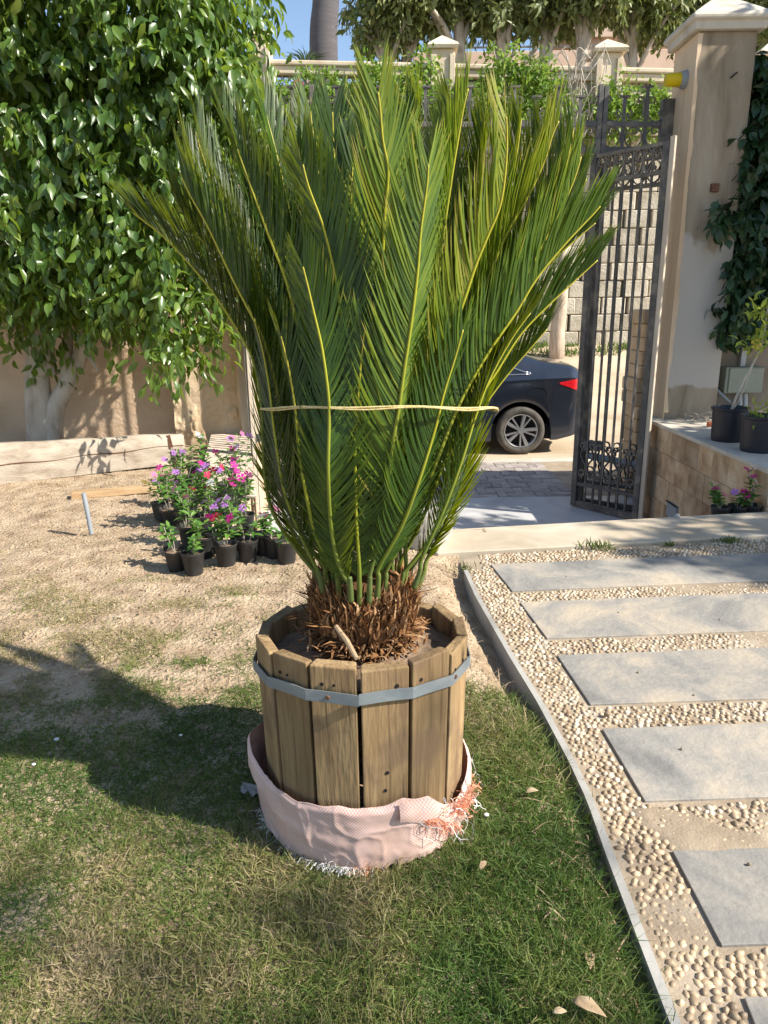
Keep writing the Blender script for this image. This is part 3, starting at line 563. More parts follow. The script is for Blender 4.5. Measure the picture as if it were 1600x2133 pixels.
WX = 2.56
g = thing('planter_wall', 'low travertine tiled wall with pale coping below the pillar', 'wall', (WX + .5, 5.8, FLOORZ))
MB().prism([(WX + .03, sback(WX) + .02), (4.6, sback(4.6) + .02), (4.6, 6.9), (WX + .03, 6.83)], FLOORZ - .1, LZ - .035).build('core', MORTAR, g)
m = MB().prism([(WX - .02, sback(WX) + .03), (4.62, sback(4.62) + .03), (4.62, 7.3), (WX + .06, 7.3), (WX - .02, 6.85)], LZ - .035, LZ).build('coping', CAPST, g, bevel=.006)
y_start = sback(WX) + .03; th = .222
for r in range(5):
    z1 = LZ - .037 - r * th; z0 = max(z1 - th + .003, FLOORZ - .02); y = y_start - (.17 if r % 2 else 0.05)
    if z1 < FLOORZ: break
    while y < 6.83:
        L = random.choice([.26, .3, .3, .34]); a, b_ = max(y, y_start), min(y + L - .003, 6.83)
        if b_ - a > .02:
            pj = random.uniform(0, .004); MB().box(WX - pj, WX + .029, a, b_, z0, z1).build('tile', TRAV, g, bevel=.002)
        y += L
v0 = onx(1400, 1062, WX - .006)
vt = thing('wall_socket_box', 'dark grey electrical box set low in travertine wall', 'box', v0)
MB().box(WX - .02, WX + .01, v0.y - .12, v0.y + .10, v0.z - .075, v0.z + .06).build('box_body', GREYPL, vt, bevel=.006)
MB().box(WX - .024, WX - .019, v0.y - .13, v0.y + .11, v0.z + .05, v0.z + .065).build('lid_edge', BLACK, vt)
kb = onz(1411, 1076, .012)
tag(MB().lathe([(.002, -.022), (.016, -.014), (.021, 0), (.016, .014), (.002, .021)], 14, kb).build('round_stone', KERB, loc=kb[:], smooth=True), 'small round pale stone on the edge of cream border', 'stone')

g = thing('boundary_wall', 'shaded grey brown wall behind the potted plants, draped in ivy', 'wall', (4.2, 7.2, LZ))
MB().box(QX1 - .01, 9, 7.12, 7.4, -.6, 2.55).build('wall_panel', DWALL, g)
MB().box(QX1 + .002, 9, 7.06, 7.46, 2.55, 2.64).build('coping', CAPST, g, bevel=.01)
# ironwork on that wall
g = thing('wall_railing', 'black scrolled iron railing above the ivy covered wall', 'railing', (4.2, 7.26, 2.64))
MB().bar((QX1, 7.26, 2.72), (6, 7.26, 2.72), .03, .03).bar((QX1, 7.26, 3.0), (6, 7.26, 3.0), .03, .03).build('rail', IRON, g)
for i in range(10): MB().bar((QX1 + .1 + i * .28, 7.26, 2.64), (QX1 + .1 + i * .28, 7.26, 3.18), .025, .025).build('bar', IRON, g)
# electric box, conduit, sill
bp = ony(1512, 765, 7.0); bq = ony(1582, 818, 7.0)
g = thing('junction_box', 'pale green metal junction box on the shaded wall', 'box', (bp.x, 7.1, bq.z))
MB().box(bp.x, bq.x + .01, 6.98, 7.12, bq.z, bp.z).build('box_body', BOXG, g, bevel=.006)
MB().box(bp.x + .03, bq.x + .004, 6.965, 6.981, bq.z + .008, bp.z - .008).build('door', BOXG, g, bevel=.004)
c0 = ony(1545, 763, 7.09); c1 = ony(1555, 702, 7.09)
tag(MB().bar((c0.x, 7.09, c0.z + .002), (c0.x, 7.09, c1.z + .01), .05, .05).build('conduit', CONDUIT, loc=(c0.x, 7.09, c0.z), bevel=.004), 'straight pale conduit rising from the green junction box', 'conduit')
MB().box(c0.x - .12, c0.x + .3, 6.98, 7.12, c1.z + .012, c1.z + .06).build('meter_shelf', CAPST, bpy.data.objects['boundary_wall'], bevel=.004)
m = MB()
for i, x in enumerate((1542, 1553)):
    q = ony(x, 820, 7.06); m.tube([(q.x, 7.06, q.z), (q.x + .01, 7.05, q.z - .1), (q.x, 7.05, LZ + .0)], .018, 8)
m.build('cable_pipe', CONDUIT, bpy.data.objects['junction_box'], auto=40)
d0 = ony(1493, 812, 7.0); tag(MB().tube([d0, d0 + Vector((.13, -.03, -.12))], .014, 8).build('pipe_offcut', GREYPL, loc=d0[:], auto=40), 'short grey pipe end poking out beside the pillar foot', 'pipe')
o0 = onz(1475, 884, LZ + .02); tag(MB().tube([o0, o0 + Vector((.17, .03, 0))], .022, 12).build('orange_pipe', ORANGE, loc=o0[:], auto=40), 'short orange pipe lying on the ledge behind the pots', 'pipe')
h0 = onz(1458, 878, LZ + .005); m = MB()
for i in range(40):
    a = Vector((random.gauss(0, .07), random.gauss(0, .05), abs(random.gauss(.02, .02)))) + h0; b = a + Vector((random.gauss(0, .06), random.gauss(0, .05), random.gauss(.0, .02)))
    b.z = max(b.z, LZ + .004); m.tube([a, (a + b) / 2 + Vector((0, 0, .01)), b], .003, 4)
tag(m.build('twig_heap', BARK2, loc=h0[:], kind='stuff'), 'small heap of dry twigs at the foot of the pillar', 'twigs')

# ================================================================== GATE
def spiral(c, r0, r1, a0, a1, ux, uz, n=26):
    return [Vector(c) + Vector(ux) * ((r0 + (r1 - r0) * i / n) * math.cos(a0 + (a1 - a0) * i / n)) + Vector(uz) * ((r0 + (r1 - r0) * i / n) * math.sin(a0 + (a1 - a0) * i / n)) for i in range(n + 1)]
def scroll_j(x, z, w, h, ux, uz, flip):
    """C-scroll: big curl below, small curl above"""
    f = -1 if flip else 1; U = Vector(ux) * f; Z = Vector(uz); c = Vector(ux) * x + Z * z
    pts = []
    r = w * .46
    pts += [c + U * (r * .55 + r * .42 * math.cos(a)) + Z * (h * .30 + r * .42 * math.sin(a)) for a in np.linspace(-PI * 1.2, PI * .5, 12)] if False else []
    for a in np.linspace(PI * 1.9, PI * .62, 12): pts.append(c + U * (r * .62 + r * .30 * math.cos(a)) + Z * (r * .95 + r * .32 * math.sin(a)))
    for a in np.linspace(-PI * .02, -PI * .98, 14)[::1]: pts.append(c + U * (0 + r * .96 * math.cos(a)) + Z * (r * .98 + r * .96 * math.sin(a)))
    pts.append(c + U * (-r * .98) + Z * (h * .62))
    for a in np.linspace(PI, -PI * .75, 14): pts.append(c + U * (-r * .98 + r * .36 + r * .36 * math.cos(a) * (1 if a > 0 else .8)) + Z * (h * .70 + r * .36 * math.sin(a) * (1 if a > 0 else .8)))
    return pts
g = thing('gate_transom', 'fixed scrolled iron grille spanning the top of the gateway', 'grille', (.7, GY, 2.7))
TX0, TX1 = PX1 + .02, QX0 - .003
def tz(x): return -.012 * (x - 2.2)
MB().bar((TX0, GY, 2.918 + tz(TX0)), (TX1, GY, 2.918 + tz(TX1)), .04, .042).build('rail', IRON, g)
MB().bar((TX0, GY, 2.703 + tz(TX0)), (TX1, GY, 2.703 + tz(TX1)), .05, .05).build('rail', IRON, g)
xs_ = [TX1 - .04 - .2 * i for i in range(21)]
for i, x in enumerate(xs_):
    if x < TX0: break
    dz = tz(x)
    if i == 0:
        MB().box(x - .065, x + .042, GY - .04, GY + .04, 2.65 + dz, 3.115).build('end_post', IRON, g, bevel=.004); continue
    if i in (3, 16):
        MB().box(x - .045, x - .003, GY - .03, GY + .03, 2.66 + dz, 3.24 + dz).box(x + .003, x + .045, GY - .03, GY + .03, 2.66 + dz, 3.225 + dz).build('post', IRON, g, bevel=.004); continue
    tall = (i % 2 == 1); zt = (3.215 if tall else 3.135) + dz
    MB().box(x - .014, x + .014, GY - .012, GY + .012, 2.726 + dz, zt).box(x - .045, x + .045, GY - .02, GY + .02, zt, zt + .016).build('finial_bar', IRON, g)
for i in range(len(xs_) - 1):
    x = (xs_[i] + xs_[i + 1]) / 2 - (.01 if i == 0 else 0)
    if x < TX0 + .05: break
    dz = tz(x)
    MB().flat([p + Vector((0, GY, 0)) for p in scroll_j(x, 2.94 + dz, .165, .25, (1, 0, 0), (0, 0, 1), i % 2 == 1)], (0, 1, 0), .022, .009).build('scroll', IRON, g)
    rp = [Vector((x, GY, 2.81 + dz)) + Vector((.078 * math.cos(a), 0, .083 * math.sin(a))) for a in np.linspace(PI * .5, PI * 2.5, 26)]
    cp = spiral((x, GY, 2.86 + dz), .034, .012, PI * .5, -PI * 1.2 if i % 2 else PI * 2.2, (1, 0, 0), (0, 0, 1), 14)
    MB().flat(rp, (0, 1, 0), .022, .009).flat(cp, (0, 1, 0), .02, .008).build('ring', IRON, g)

def gate_leaf(label, P0, P1, zb, zt, nb=7, mat=IRON, mat2=SUNIRON, batten=False):
    P0 = Vector((*P0, 0)); P1 = Vector((*P1, 0)); U = (P1 - P0).normalized(); W = (P1 - P0).length; Nn = Vector((U.y, -U.x, 0)); Z = Vector((0, 0, 1))
    g = thing('gate_leaf', label, 'gate', (P0.x, P0.y, zb))
    P = lambda u, z: P0 + U * u + Z * z
    for u in (.03, W - .03): MB().bar(P(u, zb), P(u, zt), .06, .05, Nn).build('frame_post', mat, g, bevel=.003)
    zm = zt - .235; zl = zb + .24
    for z, hh, mm in ((zt - .015, .03, mat2), (zm, .035, mat2), (zl, .035, mat), (zb + .03, .06, mat)):
        MB().bar(P(.061, z), P(W - .061, z), .04, hh).build('rail', mm, g)
    uu = [.06 + (W - .12) * (k + 1) / (nb + 1) for k in range(nb)]
    for u in uu: MB().bar(P(u, zb + .06), P(u, zm - .018), .018, .018, Nn).build('bar', mat, g)
    nr_ = 7 if nb > 2 else 4
    for k in range(nr_):
        u = .06 + (W - .12) * (k + .5) / nr_; rr = (W - .12) / nr_ * .5
        c = P(u, (zt - .03 + zm + .02) / 2)
        MB().flat([c + U * (rr * .92 * math.cos(a)) + Z * (.092 * math.sin(a)) for a in np.linspace(PI * .5, PI * 2.5, 22)], Nn, .03, .008).flat(spiral(c + Z * .035, .03, .01, PI * .5, PI * 2.4, U, Z, 12), Nn, .026, .008).build('ring', mat2, g)
        u2 = .06 + (W - .12) * (k + 1) / nr_
        if k < nr_ - 1: MB().bar(P(u2, zm + .018), P(u2, zt - .03), .016, .014, Nn).build('spacer', mat2, g)
        # S-scrolls above the lower rail
        f = 1 if k % 2 else -1; pts = spiral(P(u, zl + .115), .018, rr * .95, PI * (1.9 if f > 0 else -.9), PI * (-.5 if f > 0 else 1.5), U, Z, 16)
        top = spiral(P(u + f * rr * .1, zl + .40), rr * .75, .014, -PI * .5, PI * (1.6 if f > 0 else -2.6), U, Z, 14)
        MB().flat(pts, Nn, .024, .011).flat(smoothpath([pts[-1], P(u - f * rr * .8, zl + .19), P(u + f * rr * .5, zl + .29), top[0]], 5), Nn, .024, .011).flat(top, Nn, .024, .011).build('scroll', mat, g)
    if batten: MB().bar(P(W + .022, zb + .02), P(W + .022, zt + .03), .045, .03, Nn).build('wooden_batten', PALEWOOD, g, bevel=.004)
    return g
gate_leaf('open dark iron gate leaf with scrollwork and pale batten beside the cement pillar', (1.955, GY - .03), (2.44, 6.62), FLOORZ + .012, 2.655, nb=6, batten=True)
gate_leaf('second folded iron gate leaf seen through the bars of the open one', (2.03, GY + .05), (2.545, 6.90), FLOORZ + .012, 2.60, nb=2)
gate_leaf('left gate leaf swung open and seen edge on beside the ochre pillar', (-1.33, GY - .03), (-1.165, 6.40), FLOORZ + .012, 2.60, mat=SUNIRON, batten=True)
gp = thing('gate_post', 'bare wooden gate jamb against the ochre pillar', 'post', (-1.38, 7.3, FLOORZ))
MB().box(-1.425, -1.34, 7.24, 7.33, FLOORZ, 2.68).build('jamb', PALEWOOD, gp, bevel=.006)
cl = thing('gate_closer', 'grey tubular gate closer arm low between the folded leaves', 'closer', (2.1, 7.1, FLOORZ))
MB().tube([(2.06, 7.16, -.12), (2.5, 6.86, -.17)], .035, 14).build('cylinder', GREYPL, cl, auto=40)
MB().tube([(2.5, 6.86, -.17), (2.58, 6.81, -.18)], .02, 12).box(2.02, 2.2, 7.12, 7.2, -.07, .02).build('bracket', SUNIRON, cl, auto=40)
# jutting broken masonry beyond the gate on the street side
g = thing('broken_pier', 'broken ochre masonry pier seen through the gate bars', 'pier', (2.95, 7.7, FLOORZ))
m = MB()
for i in range(14):
    z = FLOORZ + i * .14; m.box(2.66 + random.uniform(-.03, .03) + (.0 if i > 1 else -.05), 3.2, 7.55, 8.0, z, z + .139)
m.build('masonry', PLASTER, g, bevel=.02)

# ================================================================== PLANTER, SACK, SAGO PALM
CX, CY, PR = -.064, 1.77, .281
def rimz(th):  # rim dips a little to the back, th = 0 towards the camera
    return .524 + .026 * math.cos(th)
pl_ = thing('wooden_planter', 'round wooden stave planter with grey metal band holding the sago palm', 'planter', (CX, CY, 0))
NS = 14
for i in range(NS):
    a0 = 2 * PI * i / NS; a1 = 2 * PI * (i + 1) / NS; gp_ = random.uniform(.004, .011)
    am = (a0 + a1) / 2; zt = rimz(am) + random.uniform(-.008, .008) ; th = .03; pj = random.uniform(-.004, .005)
    if i in (0, NS - 1): zt = rimz(am) + (.003 if i else -.002)
    def P(a, r, z): return Vector((CX + math.sin(a) * r, CY - math.cos(a) * r, z))
    lean = random.gauss(0, .012); 
    q = []
    for z, sh in ((.012, -lean), (zt, lean)):
        rz_k = PR + pj - (.012 if z < .1 else 0); o0, o1 = P(a0, rz_k, z), P(a1, rz_k, z); u = (o1 - o0).normalized(); nn = Vector((u.y, -u.x, 0)); inn = -nn if nn.dot(Vector((math.sin(am), -math.cos(am), 0))) > 0 else nn
        o0 = o0 + u * gp_ / 2; o1 = o1 - u * gp_ / 2
        q.append((o0, o1, o1 + inn * th - u * .008, o0 + inn * th + u * .008))
    m = MB(); b_, t_ = q
    t_ = tuple(p + Vector((0, 0, random.uniform(-.004, .004))) for p in t_)
    m.hexa([*b_, *t_]); sv = m.build('stave', STAVE, pl_, bevel=.004)
    # nail holes
    if i in (0, 1, 2, NS - 1, NS - 2):
        for kk in range(random.randint(2, 4)):
            f = random.uniform(.2, .8); z = random.choice([zt - .05, zt - .09, random.uniform(.18, .35)]); c = b_[0].lerp(b_[1], f).lerp(t_[0].lerp(t_[1], f), z / zt); c.z = z; outn = Vector((math.sin(am), -math.cos(am), 0)); c = c + outn * (.0006 + .0)
            c = c - outn * 0; MB().tube([c - outn * .003, c + outn * .0016], random.uniform(.003, .005), 8).build('nail_hole', BLACK, sv)
m = MB(); vs = []; fs = []
for i in range(NS * 4 + 1):
    t = i / 4; k0 = math.floor(t); fr = t - k0; a0 = 2 * PI * k0 / NS; a1 = 2 * PI * (k0 + 1) / NS
    pa_, pb_ = Vector((math.sin(a0), -math.cos(a0), 0)), Vector((math.sin(a1), -math.cos(a1), 0)); d = pa_.lerp(pb_, fr) * (PR + .0085)
    zc = rimz(2 * PI * t / NS) - .072 + .003 * math.sin(t * 2.1)
    for r_, z_ in ((0, -.0145), (.0022, -.0145), (.0022, .0145), (0, .0145)): vs.append(Vector((CX, CY, zc + z_)) + d * (1 + r_ / PR))
for i in range(NS * 4):
    for k in range(4): fs.append((i * 4 + k, i * 4 + 4 + k, i * 4 + 4 + (k + 1) % 4, i * 4 + (k + 1) % 4))
bd = MB().add(vs, fs).build('metal_band', BAND, pl_)
for a in (-.26, .95, -1.9, 2.6, 1.9):
    d = Vector((math.sin(a), -math.cos(a), 0)); kf = math.cos(((a / (2 * PI / NS)) % 1 - .5) * 2 * PI / NS); r = PR * math.cos(PI / NS) / kf + .0105
    c = Vector((CX, CY, rimz(a) - .072)) + d * r; MB().tube([c - d * .003, c + d * .0035], [.0065, .005], 10).build('rivet', RUST, bd)
# soil surface, heaped to the middle
n = 48; rr = np.linspace(0, PR - .028, 22); aa = np.linspace(0, 2 * PI, n, endpoint=False); RR, AA = np.meshgrid(rr, aa)
sx = CX + RR * np.sin(AA); sy = CY - RR * np.cos(AA); sz = .462 + .02 * np.cos(AA) * RR / PR + .07 * np.exp(-(RR / .13) ** 2) + (fbm(sx * 22, sy * 22, 4) - .5) * .035
I = np.arange(sx.size).reshape(sx.shape); J = np.roll(I, -1, 0); F = np.stack([I[:, :-1], I[:, 1:], J[:, 1:], J[:, :-1]], -1).reshape(-1, 4)
np_obj('soil', np.stack([sx, sy, sz], -1), F, PLANTSOIL, pl_, smooth=True)

# ---- sack round the foot
sk = thing('woven_sack', 'crumpled pink woven plastic sack wrapped round the planter foot', 'sack', (CX, CY, 0))
na, nz_ = 420, 46
def sack_top(a):   # a = 0 front, + to the right
    t = [(-3.3, .17), (-1.75, .21), (-1.5, .215), (-1.3, .185), (-1.1, .17), (-.6, .168), (-.2, .185), (.1, .182), (.35, .195), (.6, .175), (.78, .125), (.95, .10), (1.1, .11), (1.3, .125), (1.5, .13), (2.4, .15), (3.3, .17)]
    return np.interp(a, [x for x, _ in t], [y for _, y in t])
A = np.linspace(-PI, PI, na); V = []; UV = []
for j in range(nz_ + 1):
    v = j / nz_
    for a in A:
        top = sack_top(a) + .002 * math.sin(a * 23); z = v * top + (1 - v) * (.004 + .004 * math.sin(a * 31) + .003 * math.sin(a * 57))
        w1 = a * 1.15 - v * .55; w2 = a * 2.3 + v * 1.3 + .3
        cr1 = abs(((w1 + .35 * math.sin(a * 4 + v * 3)) % 1) - .5) * 2; cr2 = abs(((w2 + .3 * math.sin(a * 7 - v * 5)) % 1) - .5) * 2     # creases: sharp ridges, flat facets
        fold = .006 * cr1 ** 7 - .004 + .0035 * cr2 ** 10 + .012 * float(fbm(np.array(a * 4.2 + 9), np.array(v * 3 + 3), 4)) + .003 * abs(math.sin(v * 5 + a * 2)) ** 8
        bul = .006 * math.sin(PI * min(1, v * 1.0)) ** .8
        r = PR + .012 + bul + fold * .75 - .006 * (1 - v) + .05 * math.exp(-((a + 1.45) / .25) ** 2) * v ** 2 * .6
        if v > .93: r -= (v - .93) * .12
        r = max(r, PR + .0075)
        V.append((CX + math.sin(a) * r, CY - math.cos(a) * r, z)); UV.append((a * .30 / .004, z / .004))
F = [(j * na + i, j * na + i + 1, (j + 1) * na + i + 1, (j + 1) * na + i) for j in range(nz_) for i in range(na - 1)]
so = np_obj('cloth', V, F, SACK, sk, smooth=True)
uvl = so.data.uv_layers.new(name='uv'); uva = np.array(UV, np.float32); li = np.zeros(len(so.data.loops), np.int32); so.data.loops.foreach_get('vertex_index', li); uvl.data.foreach_set('uv', uva[li].ravel())
sm = so.modifiers.new('thick', 'SOLIDIFY'); sm.thickness = .001; sm.offset = 1
# folded flap on the right front
V = []; UV = []; n1, n2 = 26, 10
for j in range(n2 + 1):
    for i in range(n1 + 1):
        a = .30 + .62 * i / n1; v = j / n2; z = sack_top(a) * (1 - .0 * v) + .004 - v * (.05 + .016 * math.sin(i * .16)); r = PR + .021 + .009 * math.sin(v * PI * .8) + .0025 * math.sin(i * .55 + v * 2) + .004 * abs(math.sin(i * .23 + 1)) ** 5
        V.append((CX + math.sin(a) * r, CY - math.cos(a) * r, z)); UV.append((a * .3 / .0052, v * .06 / .0052))
F = [(j * (n1 + 1) + i, j * (n1 + 1) + i + 1, (j + 1) * (n1 + 1) + i + 1, (j + 1) * (n1 + 1) + i) for j in range(n2) for i in range(n1)]
fo = np_obj('folded_flap', V, F, SACK, sk, smooth=True); uvl = fo.data.uv_layers.new(name='uv'); uva = np.array(UV, np.float32); li = np.zeros(len(fo.data.loops), np.int32); fo.data.loops.foreach_get('vertex_index', li); uvl.data.foreach_set('uv', uva[li].ravel())
def threads(n, af, zf, L, w, mats, out=.04, curl=.02, down=.3, name='frayed_threads'):
    vs = []; fs = []
    for k in range(n):
        a = af(); z = zf(a); d = Vector((math.sin(a), -math.cos(a), 0)); tdir = Vector((math.cos(a), math.sin(a), 0))
        p = Vector((CX, CY, z)) + d * (PR + (.012 if z < .02 else .03)); l_ = L * random.uniform(.4, 1.2); v = (d * random.gauss(out, out * .5) + tdir * random.gauss(.25, .6) * .6 + Vector((0, 0, random.gauss(-down, .45)))).normalized()
        w_ = w * random.uniform(.7, 1.3); sd = v.cross(Vector((random.gauss(0, 1), random.gauss(0, 1), random.gauss(0, 1)))).normalized() * w_ / 2; b = len(vs)
        nseg = 9
        for i in range(nseg + 1):
            vs += [p - sd, p + sd]; v = (v + Vector((random.gauss(0, curl), random.gauss(0, curl), random.gauss(-.08, curl)))).normalized(); p = p + v * l_ / nseg; p.z = max(p.z, .006)
        for i in range(nseg): fs.append((b + 2 * i, b + 2 * i + 1, b + 2 * i + 3, b + 2 * i + 2))
    return MB().add(vs, fs).build(name, mats, sk, kind='stuff')
threads(190, lambda: random.gauss(.98, .11), lambda a: sack_top(a) + random.uniform(-.025, .02), .04, .0024, PINKTHREAD, .6, .42, -.2)
threads(120, lambda: random.uniform(.5, .9), lambda a: sack_top(a) - .055 + random.uniform(-.008, .008), .03, .0022, PINKTHREAD, .5, .3, .4)
threads(34, lambda: random.gauss(.95, .16), lambda a: sack_top(a) + random.uniform(-.05, .01), .13, .0019, WHITETHREAD, .5, .6, .45)
threads(300, lambda: random.gauss(-.16, .12) if random.random() < .6 else random.uniform(-1.4, .0), lambda a: .012, .032, .0018, WHITETHREAD, .9, .25, .2)
threads(40, lambda: random.gauss(-.02, .05), lambda a: .012, .035, .002, PINKTHREAD, .9, .25, .2)

# ---- sago palm
sp = thing('sago_palm', 'large sago palm with tied upright fronds growing in the wooden planter', 'palm', (CX, CY, .45))
TC = Vector((CX + .005, CY, 0))
prof = [(.105, .44), (.115, .49), (.125, .54), (.134, .57), (.132, .60), (.120, .64), (.09, .675), (.05, .69), (.0, .695)]
tr = MB().lathe(prof, 28, TC).build('trunk', FIBRE, sp, smooth=True)
# leaf-base scales and brown fibre on the trunk
vs = []; fs = []; tt = []
def scale(p, d, L, w, t):
    b = len(vs); s_ = d.cross(Vector((random.gauss(0, .3), random.gauss(0, .3), 1))).normalized(); nn = s_.cross(d).normalized()
    q = [p - s_ * w, p + s_ * w, p + nn * w * .7, p + d * L * .6 - s_ * w * .75 + nn * .003, p + d * L * .6 + s_ * w * .75 + nn * .003, p + d * L + nn * random.uniform(-.01, .012)]
    vs.extend(q); fs.extend([(b, b + 2, b + 3), (b + 2, b + 1, b + 4), (b + 2, b + 4, b + 3), (b + 3, b + 4, b + 5)]); tt.extend([t * .6] * 3 + [t] * 3)
for k in range(3000):
    a = random.uniform(-PI, PI); z = .485 + .175 * random.random() ** .9; r = float(np.interp(z, [p[1] for p in prof], [p[0] for p in prof])) * random.uniform(.9, 1.08)
    d = Vector((math.sin(a), -math.cos(a), 0)); low = z < .54
    dirv = (d * (.8 if low else random.uniform(.05, .32)) + Vector((random.gauss(0, .3), random.gauss(0, .3), random.uniform(-.2, .5) if low else random.uniform(.8, 1.3)))).normalized()
    scale(TC + d * r + Vector((0, 0, z)), dirv, random.uniform(.02, .055), random.uniform(.0015, .006), random.betavariate(1.5, 2.0) + (0 if low else .12))
for k in range(380):
    a = random.uniform(-PI, PI); r = random.gauss(.135, .02) ; d = Vector((math.sin(a), -math.cos(a), 0)); z = .475 + .06 * math.exp(-(r / .13) ** 2) + .012
    scale(TC + d * r + Vector((0, 0, z + random.uniform(0, .02))), Vector((random.gauss(0, 1), random.gauss(0, 1), random.gauss(.2, .3))).normalized(), random.uniform(.015, .05), random.uniform(.002, .006), random.betavariate(1.6, 1.6))
np_obj('trunk_fibre', vs, fs, FIBRE, sp, tt, kind='stuff')
vs = []; fs = []; tt = []
for k in range(110):   # long spiky bristles at the crown edge
    a = random.uniform(-PI, PI); d = Vector((math.sin(a), -math.cos(a), 0)); p = TC + d * random.uniform(.115, .145) + Vector((0, 0, random.uniform(.56, .64)))
    scale(p, (d * random.uniform(.5, 1.1) + Vector((random.gauss(0, .25), random.gauss(0, .25), random.uniform(.1, .9)))).normalized(), random.uniform(.05, .095), random.uniform(.0015, .003), random.uniform(.15, .6))
np_obj('bristles', vs, fs, FIBRE, sp, tt, kind='stuff')
q0 = ony(700, 1305, CY - .15); q1 = ony(743, 1372, CY - .235)
tag(MB().tube([q0, q0.lerp(q1, .5) + Vector((.002, 0, .003)), q1], [.006, .007, .0055], 8).build('cut_stalk', STRAW, loc=q0[:], auto=40), 'cut straw coloured frond stalk lying on the planter soil', 'stalk')

def frond(pts, Lmax=.150, nl=175, w=.0047, s0=.125, beta=R(20), sun_tone=.5, rad=.0047, a_base=66, a_tip=25, bend=.34, bare=.10):
    P = smoothpath(pts, 10); P = P[:int(len(P) * .955)]; Pn = np.array([p[:] for p in P]); seg = np.r_[0, np.cumsum(np.linalg.norm(np.diff(Pn, axis=0), axis=1))]; Ltot = seg[-1]
    f = sp
    rt = np.linspace(0, 1, len(P)); radii = [rad * (1.55 - 1.25 * t ** .8) if t > .06 else rad * (1.7 - t * 2) for t in rt]
    m = MB().tube(P, radii, 7); ra = np_obj('frond', np.array([v[:] for v in m.v]) if False else m.v, [(0, 0, 0)], RACHIS, sp) if False else None
    off = org(sp); me = m.mesh('frond', off, True); me.materials.append(RACHIS)
    a = me.attributes.new('tint', 'FLOAT', 'POINT'); tv_ = np.repeat(np.clip(rt ** 1.2 * .95 + random.uniform(-.08, .06), 0, 1), 7).astype(np.float32); a.data.foreach_set('value', tv_)
    fo = bpy.data.objects.new('frond', me); link(fo, sp)
    nn_ = int(nl * Ltot / 1.1); s = np.linspace(s0, .995, nn_) + RNG.normal(0, .0015, nn_)
    c = np.stack([np.interp(s * Ltot, seg, Pn[:, k]) for k in range(3)], -1); T = nrm(np.stack([np.interp(np.minimum(s + .02, 1) * Ltot, seg, Pn[:, k]) - np.interp((s - .02) * Ltot, seg, Pn[:, k]) for k in range(3)], -1))
    ax = np.array([TC.x, TC.y, 0]) - c; ax[:, 2] = .12; Nv = ax - T * (ax * T).sum(1, keepdims=True); Nv = nrm(nrm(Nv) + 1e-4); B = np.cross(T, Nv)
    V = []; F = []; TT = []; base = 0; u = np.array([0, .2, .45, .7, .88, 1.0]); wp = np.array([.55, 1, 1, .85, .5, .05])
    for sgn in (-1, 1):
        ss = s + RNG.normal(0, .002, nn_); env = np.minimum(1, .30 + (ss - s0) / .36) * np.where(ss > .75, 1 - .5 * ((ss - .75) / .25) ** 1.5, 1)
        L = Lmax * env * (1 + RNG.normal(0, .04, nn_)) * np.where(RNG.random(nn_) < .03, RNG.uniform(.4, .8, nn_), 1); al = np.radians(a_base + (a_tip - a_base) * np.clip(ss, 0, 1) ** .85) + RNG.normal(0, .045, nn_); be = beta * (.25 + .75 * sst(.12, .55, ss)) + RNG.normal(0, .06, nn_)
        D = np.cos(al)[:, None] * T + np.sin(al)[:, None] * (sgn * np.cos(be)[:, None] * B + np.sin(be)[:, None] * Nv); D = nrm(D)
        wd = nrm(T - D * (T * D).sum(1, keepdims=True)); wd = nrm(wd + .35 * Nv * 1.0)
        bv = T * bend + np.array([0, 0, .05]) + RNG.normal(0, .045, (nn_, 3)) - Nv * .05
        pos = c[:, None] + L[:, None, None] * (u[None, :, None] * D[:, None] + (u[None, :, None] ** 2) * bv[:, None] * .8)
        hwid = (w / 2) * wp[None, :, None] * wd[:, None]
        vv = np.stack([pos - hwid, pos + hwid], 2).reshape(nn_, -1, 3); V.append(vv.reshape(-1, 3))
        q = np.array([(2 * i, 2 * i + 1, 2 * i + 3, 2 * i + 2) for i in range(5)]); F.append((q[None] + (np.arange(nn_) * 12)[:, None, None]).reshape(-1, 4) + base); base += nn_ * 12
        t0 = np.clip(sun_tone + RNG.normal(0, .10, nn_), 0, 1); tl = np.repeat(t0, 12).reshape(nn_, 12); tl[:, 8:] += np.where(RNG.random((nn_, 1)) < .12, .6, .18 * RNG.random((nn_, 1))); TT.append(np.clip(tl, 0, 1).ravel())
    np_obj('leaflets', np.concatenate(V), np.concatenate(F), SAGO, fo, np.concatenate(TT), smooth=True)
    return fo
def trace(px, yo):   # px trace from base to tip, yo = distance in front (-) or behind (+) the planter axis at base / tie / tip
    y0_, yend = px[0][1], px[-1][1]; out = []
    for x, y in px:
        t = (y0_ - y) / (y0_ - yend); d = np.interp(t, [0, .36, .7, 1], [yo[0], yo[1], (yo[1] + yo[2]) / 2, yo[2]]); out.append(ony(x, y, CY + d))
    return out
